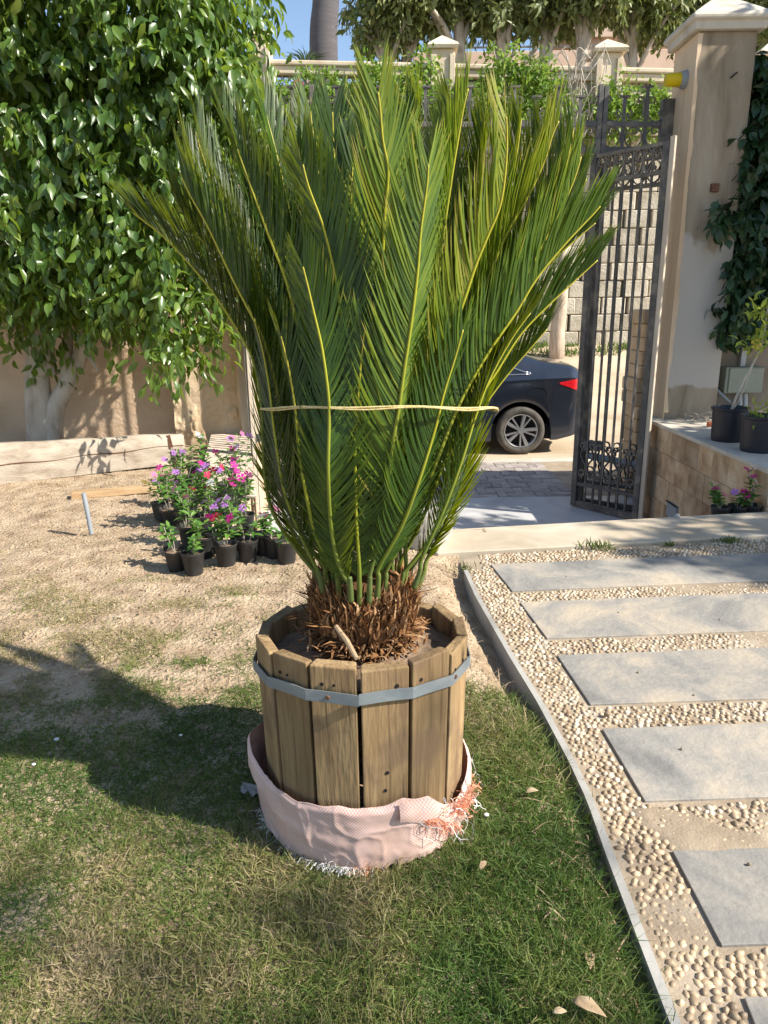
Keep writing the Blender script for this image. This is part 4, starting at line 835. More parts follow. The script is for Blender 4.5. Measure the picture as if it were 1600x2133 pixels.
FR = [  # higher tone paints sunlit fronds lime, lower tone paints shaded fronds dark
 # far left, leaning out
 ([(700, 1200), (656, 1190), (622, 1150), (570, 1070), (551, 987), (545, 850), (530, 760), (501, 698), (446, 612), (395, 550), (343, 495), (295, 457), (247, 421)], (-.02, -.03, .05), dict(sun_tone=.22)),
 ([(705, 1195), (675, 1180), (641, 1134), (615, 1070), (596, 987), (586, 870), (570, 780), (546, 700), (515, 640), (481, 574), (432, 471), (391, 396), (353, 306)], (-.05, -.12, -.08), dict(sun_tone=.38)),
 ([(710, 1195), (680, 1170), (650, 1100), (628, 1000), (612, 880), (585, 760), (552, 680), (501, 557), (460, 471), (426, 423), (395, 350), (372, 270)], (.03, .02, .05), dict(sun_tone=.25)),
 ([(715, 1200), (690, 1185), (665, 1110), (652, 1000), (647, 882), (634, 751), (621, 684), (597, 588), (563, 499), (529, 406), (505, 340), (478, 262)], (-.04, -.15, -.18), dict(sun_tone=.42)),
 ([(722, 1195), (700, 1150), (690, 1000), (680, 850), (672, 700), (656, 533), (642, 426), (628, 340), (604, 244)], (.0, -.05, -.12), dict(sun_tone=.58)),
 ([(725, 1200), (712, 1150), (712, 1000), (720, 819), (709, 650), (697, 571), (673, 471), (642, 385), (622, 300)], (-.05, -.17, -.22), dict(sun_tone=.48)),
 ([(740, 1225), (727, 1215), (705, 1175), (690, 1100), (684, 987), (686, 875), (684, 819), (671, 725), (654, 650), (640, 590), (622, 520)], (-.13, -.235, -.25), dict(sun_tone=.5, Lmax=.13)),
 ([(745, 1195), (750, 1120), (762, 1000), (775, 860), (786, 744), (791.5, 667), (797, 547), (802, 444), (809, 358), (798, 292), (791.5, 220), (782, 150)], (-.02, -.12, -.20), dict(sun_tone=.82)),
 ([(762, 1215), (771, 1194), (787, 1134), (802, 1055), (817, 931), (831, 852), (842, 774), (859, 661), (870.6, 564), (877.5, 478), (891, 375), (893, 300)], (-.12, -.225, -.27), dict(sun_tone=.70)),
 ([(775, 1195), (795, 1120), (830, 990), (870, 830), (905, 640), (925, 480), (943, 358), (953, 299), (967, 220), (985, 150)], (.02, -.02, -.02), dict(sun_tone=.78)),
 ([(785, 1200), (800, 1150), (830, 1030), (870, 900), (896, 811), (922, 744), (943, 691), (967, 626), (991, 554), (1015, 495), (1042.5, 427), (1054.6, 341), (1056, 262), (1050, 205)], (-.06, -.18, -.22), dict(sun_tone=.88)),
 ([(790, 1195), (820, 1120), (870, 980), (930, 820), (990, 650), (1050, 500), (1100, 410), (1135, 334), (1152, 279), (1178, 225)], (.03, .02, .0), dict(sun_tone=.82)),
 ([(775, 1205), (806, 1186), (840, 1122), (877, 1044), (911, 957), (949, 860), (979, 800), (1024, 725), (1076, 650), (1118, 581), (1177, 509), (1238, 444), (1262, 415)], (-.07, -.16, -.12), dict(sun_tone=.55)),
 ([(800, 1205), (844, 1190), (877, 1149), (919, 1089), (956, 987), (979, 890), (1001, 826), (1035, 774), (1084, 698), (1146, 633), (1221, 564), (1278, 512)], (-.03, -.06, .0), dict(sun_tone=.35)),
 ([(795, 1200), (835, 1170), (880, 1080), (930, 950), (970, 840), (1040, 690), (1104, 595), (1170, 526), (1221, 481), (1258, 450)], (.03, .03, .05), dict(sun_tone=.4)),
 ([(795, 1195), (850, 1100), (920, 930), (985, 780), (1070, 620), (1150, 500), (1200, 420), (1236, 340)], (.06, .10, .12), dict(sun_tone=.45)),
 ([(735, 1190), (715, 1080), (700, 930), (695, 780), (705, 600), (702, 430), (695, 300), (692, 190)], (.05, .08, .10), dict(sun_tone=.3)),
 ([(720, 1195), (680, 1120), (640, 980), (610, 840), (585, 700), (560, 560), (520, 440), (500, 330), (470, 245)], (.07, .12, .18), dict(sun_tone=.25)),
 ([(760, 1195), (765, 1050), (770, 880), (752, 700), (735, 520), (732, 400), (740, 290)], (-.02, -.08, -.05), dict(sun_tone=.35)),
 ([(765, 1195), (785, 1060), (815, 880), (840, 700), (850, 520), (845, 400), (850, 270), (842, 190)], (.05, .06, .08), dict(sun_tone=.55)),
 ([(780, 1195), (820, 1080), (880, 900), (940, 720), (985, 560), (1000, 420), (1010, 300), (1020, 210)], (.08, .12, .15), dict(sun_tone=.6)),
 ([(790, 1190), (840, 1090), (910, 920), (985, 740), (1050, 560), (1095, 420), (1120, 320), (1135, 240)], (.10, .17, .22), dict(sun_tone=.5)),
 ([(715, 1205), (676, 1170), (635, 1085), (600, 960), (572, 850), (552, 760), (512, 650), (448, 540), (392, 460), (345, 385)], (.08, .10, .14), dict(sun_tone=.2)),
 ([(805, 1210), (860, 1180), (905, 1110), (940, 1010), (972, 920), (1000, 860), (1050, 790), (1110, 720), (1170, 650)], (.06, .08, .12), dict(sun_tone=.3)),
 ([(770, 1215), (790, 1180), (835, 1100), (870, 1010), (905, 900), (925, 820), (950, 740), (975, 650)], (-.11, -.20, -.22), dict(sun_tone=.45, Lmax=.13)),
 ([(735, 1215), (700, 1190), (660, 1120), (636, 1020), (622, 930), (615, 850), (600, 760), (575, 660)], (-.10, -.19, -.2), dict(sun_tone=.32, Lmax=.14)),
 ([(752, 1215), (748, 1180), (742, 1080), (740, 960), (745, 850), (752, 760), (765, 640)], (-.12, -.21, -.24), dict(sun_tone=.4, Lmax=.13)),
 ([(725, 1200), (695, 1080), (668, 930), (640, 800), (600, 640), (575, 500), (552, 380), (545, 300)], (.1, .2, .32), dict(sun_tone=.2)),
 ([(715, 1205), (675, 1120), (630, 980), (600, 840), (570, 700), (520, 560), (460, 430), (420, 320), (398, 235)], (.06, .10, .12), dict(sun_tone=.35)),
 ([(718, 1205), (690, 1120), (655, 980), (630, 840), (605, 700), (570, 540), (520, 400), (480, 290), (452, 205)], (.09, .16, .22), dict(sun_tone=.4)),
 ([(725, 1205), (705, 1120), (680, 980), (660, 820), (640, 660), (615, 500), (585, 360), (560, 260), (538, 190)], (.07, .12, .2), dict(sun_tone=.45)),
 ([(735, 1205), (725, 1100), (712, 940), (700, 780), (690, 600), (675, 440), (655, 300), (640, 172)], (.08, .16, .26), dict(sun_tone=.5)),
 ([(760, 1205), (785, 1080), (815, 920), (840, 760), (855, 600), (865, 440), (872, 300), (872, 150)], (.02, .04, .04), dict(sun_tone=.7)),
 ([(775, 1205), (805, 1080), (850, 920), (890, 760), (920, 600), (940, 440), (945, 300), (942, 160)], (.08, .15, .22), dict(sun_tone=.6)),
 ([(785, 1205), (830, 1090), (885, 940), (940, 780), (995, 620), (1045, 470), (1075, 330), (1092, 195)], (.06, .1, .14), dict(sun_tone=.65)),
 ([(795, 1205), (850, 1100), (915, 950), (985, 790), (1060, 640), (1130, 490), (1180, 340), (1203, 225)], (.07, .12, .18), dict(sun_tone=.6)),
 ([(795, 1205), (850, 1100), (915, 950), (980, 800), (1050, 660), (1125, 520), (1190, 390), (1222, 285)], (-.02, -.02, .0), dict(sun_tone=.65)),
 ([(690, 1215), (650, 1180), (605, 1100), (572, 1010), (556, 900), (548, 800), (535, 700), (505, 600)], (.02, .04, .08), dict(sun_tone=.22, Lmax=.13, beta=R(8))),
 ([(690, 1215), (660, 1185), (625, 1110), (592, 1020), (572, 900), (560, 800), (540, 700), (500, 590)], (-.08, -.13, -.1), dict(sun_tone=.28, Lmax=.13, beta=R(12))),
 ([(840, 1210), (880, 1160), (925, 1060), (962, 960), (990, 870), (1020, 790), (1070, 700), (1130, 620)], (-.07, -.11, -.08), dict(sun_tone=.35, Lmax=.13, beta=R(10))),
 ([(840, 1215), (890, 1165), (935, 1075), (968, 985), (985, 900), (1005, 830), (1040, 750), (1090, 670)], (.04, .06, .1), dict(sun_tone=.3, Lmax=.13, beta=R(8))),
 ([(750, 1190), (750, 1000), (760, 800), (770, 600), (765, 450), (760, 330), (765, 240)], (.1, .2, .3), dict(sun_tone=.4)),
 ([(770, 1190), (800, 1000), (860, 800), (910, 600), (935, 450), (925, 320), (930, 250)], (.1, .22, .34), dict(sun_tone=.5)),
 ([(785, 1195), (850, 1050), (930, 870), (1010, 700), (1090, 560), (1150, 480), (1190, 400)], (.1, .2, .3), dict(sun_tone=.4)),
]
for px, yo, kw in FR:
    lat = max(abs(px[-1][0] - 765) / 480, 0); kw.setdefault('beta', R(16 + 44 * min(1, lat)))
    x1 = px[1][0]; px = [(757 + (x1 - 757) * .86, 1262 - abs(x1 - 757) * .30), (757 + (x1 - 757) * .96, 1208 - abs(x1 - 757) * .15)] + px[1:]
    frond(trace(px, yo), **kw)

# tie round the fronds
tw = []
for i in range(61):
    a = -PI + 2 * PI * i / 60; x = -.0075 + .285 * math.sin(a); y = CY - .02 - .235 * math.cos(a); tw.append((x, y, 1.112 + .036 * math.cos(a) - .004 * math.sin(a) + .0015 * math.sin(a * 7)))
tag(MB().tube(tw, .0026, 6, cap=False).tube([(p[0] * 1.004, p[1] * .999, p[2] - .003 + .002 * math.sin(i * .8)) for i, p in enumerate(tw)], .0018, 5, cap=False).build('twine_tie', TWINE, loc=(CX, CY, 1.115)), 'pale yellow twine tied round the palm fronds at mid height', 'twine')

# ================================================================== FLOWER POTS
def pot_mesh(r=.062, h=.125, taper=.74, th=.003):
    return MB().lathe([(r * taper * .2, 0), (r * taper, 0), (r * .97, h * .86), (r * 1.0, h * .88), (r * 1.04, h * .9), (r * 1.05, h), (r * 1.0, h), (r * .93, h * .86), (r * .90, h * .8)], 24)
POTM = pot_mesh().mesh('pot', smooth=True); POTM.materials.append(PLASTIC); POTM.set_sharp_from_angle(angle=R(35))
SOILM = MB().lathe([(.0, .098), (.03, .101), (.057, .097)], 20).mesh('soil', smooth=True); SOILM.materials.append(PLANTSOIL)
def flower_mesh(col):
    rng = np.random.default_rng(3); P = []; D = []; U = []
    n = 5; a = np.arange(n) * 2 * PI / n
    D = np.stack([np.cos(a), np.sin(a), np.full(n, .12)], -1); U = np.tile([0, 0, 1.], (n, 1)); P = D * .002
    T = np.array([(0, .06, 0), (0, -.06, 0), (.6, .38, .05), (.6, -.38, .05), (1, .34, -.04), (1, -.34, -.04), (1.04, 0, -.03)]); F = np.array([(0, 1, 3), (0, 3, 2), (2, 3, 5), (2, 5, 4), (4, 5, 6)])
    V, FF, _ = leaves(P, D, U, np.full(n, .0225), np.full(n, .0225), T, F); me = np_mesh('flower', V, FF, None, True); me.materials.append(PET[col]); return me
FLM = {c: flower_mesh(c) for c in PET}
def potted(px, label, flowers=(), h=.17, full=1.0, tilt=0, z=0.0, scale=1.0, nst=3, name='potted_periwinkle', group='periwinkles in black nursery pots', loc=None, leafmat=VINCA):
    p = loc or onz(px[0], px[1], z); g = thing(name, label, 'potted plant', p, group); rng = np.random.default_rng(int(px[0] * 7 + px[1]))
    g.rotation_euler = (tilt * .3, tilt, random.uniform(0, 6)); g.scale = (scale,) * 3
    inst(POTM, 'pot', g); inst(SOILM, 'soil', g)
    m = MB(); tips = []; P = []; D = []; U = []
    for s in range(nst):
        a = rng.uniform(0, 6.3); b0_ = Vector((.012 * math.cos(a), .012 * math.sin(a), .1)); hh = h * rng.uniform(.65, 1.1); o_ = rng.uniform(.02, .075)
        tip = b0_ + Vector((o_ * math.cos(a), o_ * math.sin(a), hh)); mid = b0_.lerp(tip, .5) + Vector((rng.normal(0, .008), rng.normal(0, .008), .01)); pth = smoothpath([b0_, mid, tip], 4); m.tube(pth, .0022, 5); tips.append(tip)
        nl_ = int(17 * full)
        for k in range(nl_):
            t = .3 + .72 * (k + rng.random()) / nl_; q = b0_.lerp(tip, min(t, 1)); an = k * 2.4 + a; el = rng.uniform(-.1, .7) + max(0, t - .8) * 2
            P.append(q[:]); D.append((math.cos(an), math.sin(an), el)); U.append((rng.normal(0, .2), rng.normal(0, .2), 1))
    m.build('stem', BARK2, None).parent = g
    st = bpy.data.objects[-1] if False else g.children[-1]
    st.location = (0, 0, 0)
    P, D, U = map(np.array, (P, D, U)); k = len(P)
    V, F, t = leaves(P, D, U, .06 * rng.uniform(.6, 1.15, k), .033 * rng.uniform(.7, 1.15, k), tint=rng.random(k))
    me = np_mesh('foliage', V, F, t, True); me.materials.append(leafmat); inst(me, 'foliage', g)
    for i, c in enumerate(tuple(flowers) * 2):
        tp = tips[i % len(tips)]; inst(FLM[c], 'flower', g, tp + Vector((rng.normal(0, .018), rng.normal(0, .018), .012 + .012 * (i // len(tips)))), (rng.uniform(.4, 1.1), rng.normal(0, .4), rng.uniform(0, 6)), (rng.uniform(.9, 1.25),) * 3)
    return g
POTS = [
 ((405, 1194), 'foremost black pot with a bare lower stem, nearest the camera in the flower cluster', (), dict(h=.11, nst=2, full=.8)),
 ((370, 1186), 'black pot tilted behind the foremost pot at the cluster corner', (), dict(h=.13, nst=2, full=.9, tilt=.12)),
 ((473, 1176), 'front row black pot with hot pink and magenta blooms above pale stem', ('magenta', 'magenta', 'red'), dict(h=.19, nst=3)),
 ((517, 1167), 'front row black pot with bent white stem, right of the magenta bloom', ('white',), dict(h=.13, nst=2, full=.6)),
 ((598, 1170), 'rightmost front black pot half hidden by the palm fronds', (), dict(h=.12, nst=2, full=.7)),
 ((551, 1154), 'black pot with reddish stems between the front row and palm', ('pink',), dict(h=.2, nst=3, full=.8)),
 ((573, 1159), 'slim black pot just left of the rightmost front pot', (), dict(h=.13, nst=2, full=.7)),
 ((427, 1160), 'black pot with yellowing leaves wedged behind the foremost pot', (), dict(h=.14, nst=2)),
 ((447, 1149), 'black pot in second row with tall bare reddish stem', ('lilac', 'lilac'), dict(h=.22, nst=3)),
 ((500, 1143), 'black pot in second row with a pale lilac bloom', ('lilac', 'white'), dict(h=.21, nst=3)),
 ((396, 1135), 'black pot under dense foliage at left of second row', ('pink',), dict(h=.22, nst=4)),
 ((360, 1092), 'leaning black pot at the left edge with two pink blooms', ('pink', 'magenta'), dict(h=.24, nst=4, tilt=-.18)),
 ((338, 1082), 'tipped black pot at far left edge with a small yellow bloom', ('yellow', 'lilac'), dict(h=.19, nst=3, tilt=-.15, full=.7)),
 ((425, 1112), 'bushy periwinkle with white edged red bloom amid the cluster', ('white', 'red'), dict(h=.24, nst=4)),
 ((468, 1108), 'bushy periwinkle with bright red bloom at centre of the cluster', ('red', 'red', 'magenta'), dict(h=.27, nst=4)),
 ((512, 1110), 'periwinkle with two large pink blooms near the gate side', ('magenta', 'pink', 'magenta'), dict(h=.24, nst=4)),
 ((395, 1085), 'periwinkle with lilac buds behind the leaning left pot', ('lilac',), dict(h=.24, nst=4)),
 ((440, 1078), 'periwinkle with a purple bloom in the third row', ('lilac', 'lilac', 'magenta'), dict(h=.26, nst=4)),
 ((487, 1072), 'periwinkle with a cluster of violet pink blooms by decking panel', ('magenta', 'lilac', 'magenta', 'lilac'), dict(h=.26, nst=4)),
 ((375, 1058), 'periwinkle with faded lilac bloom near the plank end', ('lilac', 'lilac'), dict(h=.26, nst=4)),
 ((425, 1045), 'dark leaved periwinkle without blooms in the fourth row', (), dict(h=.24, nst=4)),
 ((470, 1040), 'periwinkle with a single round pink bloom near the top', ('magenta',), dict(h=.3, nst=4)),
 ((508, 1035), 'periwinkle with pale mauve bloom heads, rearmost by the gate leaf', ('lilac', 'lilac', 'pink'), dict(h=.34, nst=4)),
 ((416, 1012), 'larger black pot at the back with white topped thin plant', ('white',), dict(h=.2, nst=1, scale=1.45)),
 ((390, 1025), 'periwinkle with faint purple bloom beside timber beam end', ('lilac',), dict(h=.24, nst=4)),
]
for px, lab, fl, kw in POTS: potted(px, lab, fl, **kw)
# grey clay tub behind the palm
dz = onz(928, 1136)
g = thing('clay_tub', 'weathered grey clay tub half hidden behind the palm fronds', 'tub', dz + Vector((-.13, .12, 0)))
MB().lathe([(.02, 0), (.165, 0), (.18, .03), (.19, .19), (.19, .2), (.175, .2), (.16, .17), (0, .165)], 30, dz + Vector((-.13, .12, 0))).build('tub_body', GREYPOT, g, auto=40)
tp = dz + Vector((-.13, .12, .165)); rng = np.random.default_rng(5); k = 150
P = np.array(tp) + rng.normal(size=(k, 3)) * np.array([.12, .1, .12]) + np.array([.02, 0, .42]); P[:, 2] = np.maximum(P[:, 2], tp.z + .05)
V, F, t = leaves(P, nrm(rng.normal(size=(k, 3)) + np.array([.5, -.2, .5])), nrm(rng.normal(size=(k, 3)) * .4 + np.array([0, 0, 1])), .09 * rng.uniform(.7, 1.1, k), .035, tint=rng.random(k))
np_obj('foliage', V, F, VINCA, g, t, True); MB().tube([tp, tp + Vector((0, 0, .2)), tp + Vector((.03, 0, .5))], [.01, .008, .004], 6).build('stem', BARK2, g)

# ledge pots
def big_pot(px, w, label, name, plant):
    p = onz(*px, LZ); p.y += w * .45; g = thing(name, label, 'potted plant', p)
    MB().lathe([(.02, 0), (w * .43, 0), (w * .45, .02), (w * .485, w * .88), (w * .52, w * .90), (w * .525, w * .96), (w * .50, w * .97), (w * .46, w * .88), (w * .45, w * .82), (0, w * .80)], 34, p).build('pot', NAVY, g, auto=35)
    plant(g, p + Vector((0, 0, w * .80))); return g
def sapling(g, b):
    top = ony(1600, 640, b.y); pth = smoothpath([b, b + Vector((.05, 0, .18)), ony(1586, 720, b.y), top, top + Vector((.06, 0, .1))], 5)
    MB().tube(pth, [.011 - .007 * i / len(pth) for i in range(len(pth))], 7).tube(smoothpath([b + Vector((-.01, 0, 0)), b + Vector((.06, .01, .1)), pth[8]], 4), .007, 6).build('stem', BARK, g)
    rng = np.random.default_rng(21); k = 130; P = []
    for q in (ony(1578, 640, b.y), ony(1590, 665, b.y), ony(1580, 705, b.y), ony(1612, 690, b.y), ony(1566, 722, b.y), ony(1620, 630, b.y)): P.append(np.array(q) + rng.normal(size=(k // 6, 3)) * np.array([.05, .06, .05]))
    P = np.concatenate(P); k = len(P)
    V, F, t = leaves(P, nrm(rng.normal(size=(k, 3)) + np.array([-.1, -.4, .3])), nrm(rng.normal(size=(k, 3)) * .5 + np.array([0, -.3, 1])), .085 * rng.uniform(.6, 1.1, k), .034, tint=rng.random(k)); np_obj('foliage', V, F, LIME, g, t, True)
    f = ony(1575, 718, b.y - .05); o = inst(FLM['yellow'], 'flower', g, f - org(g), (1.2, 0, 0), (1.7,) * 3)
def lowplant(g, b):
    rng = np.random.default_rng(22); k = 60; P = np.array(b) + rng.normal(size=(k, 3)) * np.array([.06, .06, .05]) + np.array([0, 0, .06])
    V, F, t = leaves(P, nrm(rng.normal(size=(k, 3)) + np.array([0, 0, .8])), nrm(rng.normal(size=(k, 3)) * .5 + np.array([0, 0, 1])), .06 * rng.uniform(.6, 1.1, k), .024, tint=rng.random(k)); np_obj('foliage', V, F, LIME, g, t, True)
big_pot((1530, 923), .275, 'large navy pot with a lime leaved sapling on the ledge', 'potted_sapling', sapling)
big_pot((1596, 946), .275, 'navy pot with a small seedling at the right end of ledge', 'potted_seedling', lowplant)
# periwinkles standing below the border on the right
for px, lab, fl, kw in [((1520, 1078), 'bushy periwinkle in small pot behind the right end of border', ('magenta',), dict(h=.16, nst=4)), ((1553, 1074), 'periwinkle with twin magenta blooms low behind the cream border', ('magenta', 'magenta', 'lilac'), dict(h=.10, nst=3)), ((1588, 1074), 'tall thin stemmed periwinkle at the right edge behind border', ('magenta', 'white'), dict(h=.24, nst=3, full=.5))]:
    p = onz(px[0], px[1], 0); p.y = sback(p.x) + .12; p.x = p.x * p.y / (p.y - .12) * .985; p.z = -.167; p.z = -.10
    potted(px, lab, fl, loc=p, group='periwinkles behind the border', **kw)
MB().box(2.35, 4.2, sback(2.5) + .0, sback(2.5) + .34, FLOORZ, -.10).build('step_block', GMARBLE, kind='structure') if False else None

# ivy on the right wall
rng = np.random.default_rng(31)
def ivy_blob(x, y, Yd, rx, rz): q = ony(x, y, Yd); return (q.x, Yd, q.z, rx, .17, rz)
g = thing('wall_ivy', 'dark green ivy hanging over the shaded wall right of the pillar', 'ivy', (3.9, 7.0, LZ))
blobs = [ivy_blob(1575, 330, 6.95, .26, .42), ivy_blob(1570, 470, 6.95, .25, .32), ivy_blob(1585, 580, 6.95, .3, .3), ivy_blob(1525, 640, 6.8, .12, .16), ivy_blob(1510, 445, 6.78, .13, .07), ivy_blob(1620, 250, 6.95, .25, .45), ivy_blob(1650, 450, 6.95, .4, .9), ivy_blob(1565, 655, 6.95, .2, .15), ivy_blob(1600, 170, 6.95, .15, .3), ivy_blob(1700, 400, 6.9, .5, .9), ivy_blob(1545, 540, 6.88, .15, .25)]
V, F, t = crown(blobs, 1300, 8, .115, .068, droop=.75, shell=.25, spread=.13, rng=rng); np_obj('foliage', V, F, IVY, g, t, True)
m = MB()
for i in range(9):
    x = 3.25 + i * .13; m.tube(smoothpath([(x, 7.08, 2.7), (x + random.gauss(0, .06), 7.04, 2.2), (x + random.gauss(0, .1), 6.98, 1.7), (x + random.gauss(0, .12), 6.98, 1.25 + random.random() * .3)], 4), .008, 5)
m.build('stems', BARK2, g)

# ================================================================== CAR
wc = onz(1085, 949, -.665)          # contact of the rear wheel
RX, NYc = wc.x, wc.y                 # rear axle x, near side y
car = thing('parked_car', 'dark blue saloon car parked on the street beyond the gate', 'car', (RX - 1.3, NYc + .85, -.665))
WB = 2.68; GZ0 = -.665; Wd = 1.80; CYc = NYc + .02 + Wd / 2; wr = .335
# stations along the length, u = distance forward of the rear axle (to -x)
us = np.unique(np.concatenate([np.linspace(-.92, 3.58, 100), np.linspace(-.45, .45, 30), np.linspace(WB - .45, WB + .45, 30)]))
def ipl(u, t): return np.interp(u, [a for a, b in t], [b for a, b in t])
belt = [(-.92, .90), (-.86, 1.04), (-.7, 1.11), (-.2, 1.10), (.6, 1.06), (2.2, .99), (2.7, .94), (3.3, .80), (3.52, .64), (3.58, .5)]
deck = [(-.92, .95), (-.86, 1.13), (-.72, 1.205), (-.45, 1.24), (-.25, 1.28), (.0, 1.37), (.3, 1.45), (.8, 1.50), (1.4, 1.50), (1.8, 1.43), (2.2, 1.25), (2.62, 1.04), (3.1, .92), (3.45, .74), (3.58, .55)]
hwid = [(-.92, .66), (-.86, .76), (-.7, .85), (-.3, .895), (.3, .9), (2.4, .9), (3.0, .86), (3.4, .74), (3.58, .58)]
rhw = [(-.92, .60), (-.72, .70), (-.45, .70), (-.1, .64), (.3, .60), (1.2, .585), (1.9, .60), (2.5, .72), (2.7, .78), (3.4, .62), (3.58, .5)]
def zbot(u):
    z = np.interp(u, [-.92, -.8, -.5, 3.2, 3.5, 3.58], [.40, .27, .20, .18, .24, .34])
    for c in (0, WB):
        d = abs(u - c)
        if d < .415: z = max(z, wr + math.sqrt(.415 ** 2 - d * d) * .97)
    return z
def car_sec(u):
    hb, hr = ipl(u, hwid), ipl(u, rhw); zb, zl, zd = ipl(u, belt), zbot(u), ipl(u, deck)
    zl = min(zl, zb - .12); mid = zl + (zb - zl) * .5; gl = max(zd - .03, zb + .004)
    pts = [(0, min(.22, zl)), (hb * .80, min(.22, zl) + (zl - min(.22, zl)) * 1.0), (hb * .955, zl), (hb * .985, zl + (zb - zl) * .12), (hb * .985, zl + (zb - zl) * .40), (hb * 1.0, mid + .06), (hb * .992, zb - .10), (hb * 1.0, zb - .055), (hb * .955, zb - .02), (hb * .93, zb),
           (hb * .93 + (hr - hb * .93) * .5, zb + (gl - zb) * .52), (hr, gl), (hr * .9, zd - .005), (hr * .5, zd + .008), (0, zd + .012)]
    return pts
m = MB(); vs = []; fs = []; nS = 15
for u in us:
    s = car_sec(float(u)); row = [(RX - u, CYc - a, GZ0 + z) for a, z in s] + [(RX - u, CYc + a, GZ0 + z) for a, z in s[-2:0:-1]]; vs += row
nr = 28
for i in range(len(us) - 1):
    for k in range(nr): fs.append((i * nr + k, i * nr + (k + 1) % nr, (i + 1) * nr + (k + 1) % nr, (i + 1) * nr + k))
fs += [tuple(range(nr)), tuple(range(len(vs) - 1, len(vs) - nr - 1, -1))]
body = m.add(vs, fs).build('body', PAINT, car, auto=38)
def side_pt(u, f, sgn=1):  # point on the glass house side: f=0 belt, 1 roof edge
    s = car_sec(u); a = Vector((s[9][0], s[9][1])); b = Vector((s[11][0], s[11][1])); q = a.lerp(b, f); md = Vector((s[10][0], s[10][1])); q = a.lerp(md, f * 2) if f < .5 else md.lerp(b, f * 2 - 1)
    return Vector((RX - u, CYc - sgn * (q.x + .004), GZ0 + q.y + .002))
for sgn in (1, -1):
    for ua, ub in ((-.10, 1.12), (1.20, 2.12)):
        n_ = 16; vs = []; fs = []
        for i in range(n_ + 1):
            u = ua + (ub - ua) * i / n_; hi = .86
            if ua < .5 and u < .55: hi = max(.12, .86 * (u + .16) / .71)
            if ub > 2 and u > 1.7: hi = max(.06, .86 * (2.2 - u) / .5)
            vs += [side_pt(u, .07, sgn), side_pt(u, hi * .5 + .03, sgn), side_pt(u, hi, sgn)]
        for i in range(n_): fs += [(i * 3, i * 3 + 1, i * 3 + 4, i * 3 + 3), (i * 3 + 1, i * 3 + 2, i * 3 + 5, i * 3 + 4)]
        wnd = MB().add(vs, fs).build('side_window', CARGLASS, car, smooth=True)
        lo = [vs[i * 3] + Vector((0, -.004 * sgn, -.006)) for i in range(n_ + 1)]; hi_ = [vs[i * 3 + 2] + Vector((0, -.004 * sgn, .003)) for i in range(n_ + 1)]
        MB().tube(lo, .011, 6).tube(hi_, .009, 6).tube([lo[0], hi_[0]], .014, 6).build('window_trim', CHROME, wnd, smooth=True)
def top_patch(ua, ub, name, mat, wf=.86):
    vs = []; fs = []; n_ = 12
    for i in range(n_ + 1):
        u = ua + (ub - ua) * i / n_; s = car_sec(u); hr = s[12][0] * wf; zc = s[14][1]; ze = s[12][1]
        for j in range(9): a = -1 + j / 4; vs.append((RX - u, CYc + a * hr, GZ0 + zc + (ze - zc) * abs(a) ** 2 + .006))
    for i in range(n_):
        for j in range(8): fs.append((i * 9 + j, i * 9 + j + 1, i * 9 + 10 + j, i * 9 + 9 + j))
    return MB().add(vs, fs).build(name, mat, car, smooth=True)
top_patch(-.42, .22, 'rear_window', CARGLASS, .93); top_patch(1.78, 2.5, 'windscreen', CARGLASS, .93)
def side_face(u, z, out=.004): # on lower body side
    s = car_sec(u); zz = [q[1] for q in s[2:10]]; hh = [q[0] for q in s[2:10]]; return Vector((RX - u, CYc - np.interp(z, zz, hh) - out, GZ0 + z))
# tail lamps, fuel flap, shut lines, bumper
def tail(sgn):
    vs = []; fs = []; n_ = 12
    for i in range(n_ + 1):
        u = -.50 - .40 * i / n_; f = i / n_; zc = .985 - .02 * f; h_ = .012 + .075 * min(1, f * 1.6)
        for z in (zc - h_, zc, zc + h_ * .75):
            p = side_face(u, z, .008 + (.004 if z == zc else 0)); vs.append(p if sgn > 0 else Vector((p.x, 2 * CYc - p.y, p.z)))
    for i in range(n_): fs += [(i * 3, i * 3 + 1, i * 3 + 4, i * 3 + 3), (i * 3 + 1, i * 3 + 2, i * 3 + 5, i * 3 + 4)]
    return MB().add(vs, fs).build('tail_lamp', TAIL, car, smooth=True)
tail(1); tail(-1)
ff = [side_face(-.20 + .145 * math.cos(a) * (1 if abs(math.cos(a)) < .7 else .9), .85 + .085 * math.sin(a), .003) for a in np.linspace(0, 2 * PI, 25)]
MB().tube(ff, .0028, 4, cap=False).build('fuel_flap', BLACK, car)
MB().tube([side_face(u, z, .002) for u, z in ((.12, 1.06), (.2, .98), (.34, .82), (.44, .66))], .0025, 4).tube([side_face(u, z, .002) for u, z in ((-.66, .88), (-.52, .74), (-.40, .6))], .0025, 4).tube([side_face(u, .95, .003) for u in np.linspace(.45, 2.4, 14)], .002, 4).build('shut_line', BLACK, car)
MB().tube([side_face(u, .70, .012) for u in (1.15, 1.2, 1.3, 1.35)], .014, 6).build('door_handle', CHROME, car, smooth=True) if False else None
MB().box(RX - 3.2, RX + .45, CYc - .74, CYc + .74, GZ0 + .2, GZ0 + .42).build('underbody', BLACK, car)
def wheel(x, y, sgn):
    c = Vector((x, y, GZ0 + wr)); w_ = thing_part('wheel', car, c)
def thing_part(name, parent, c): return None
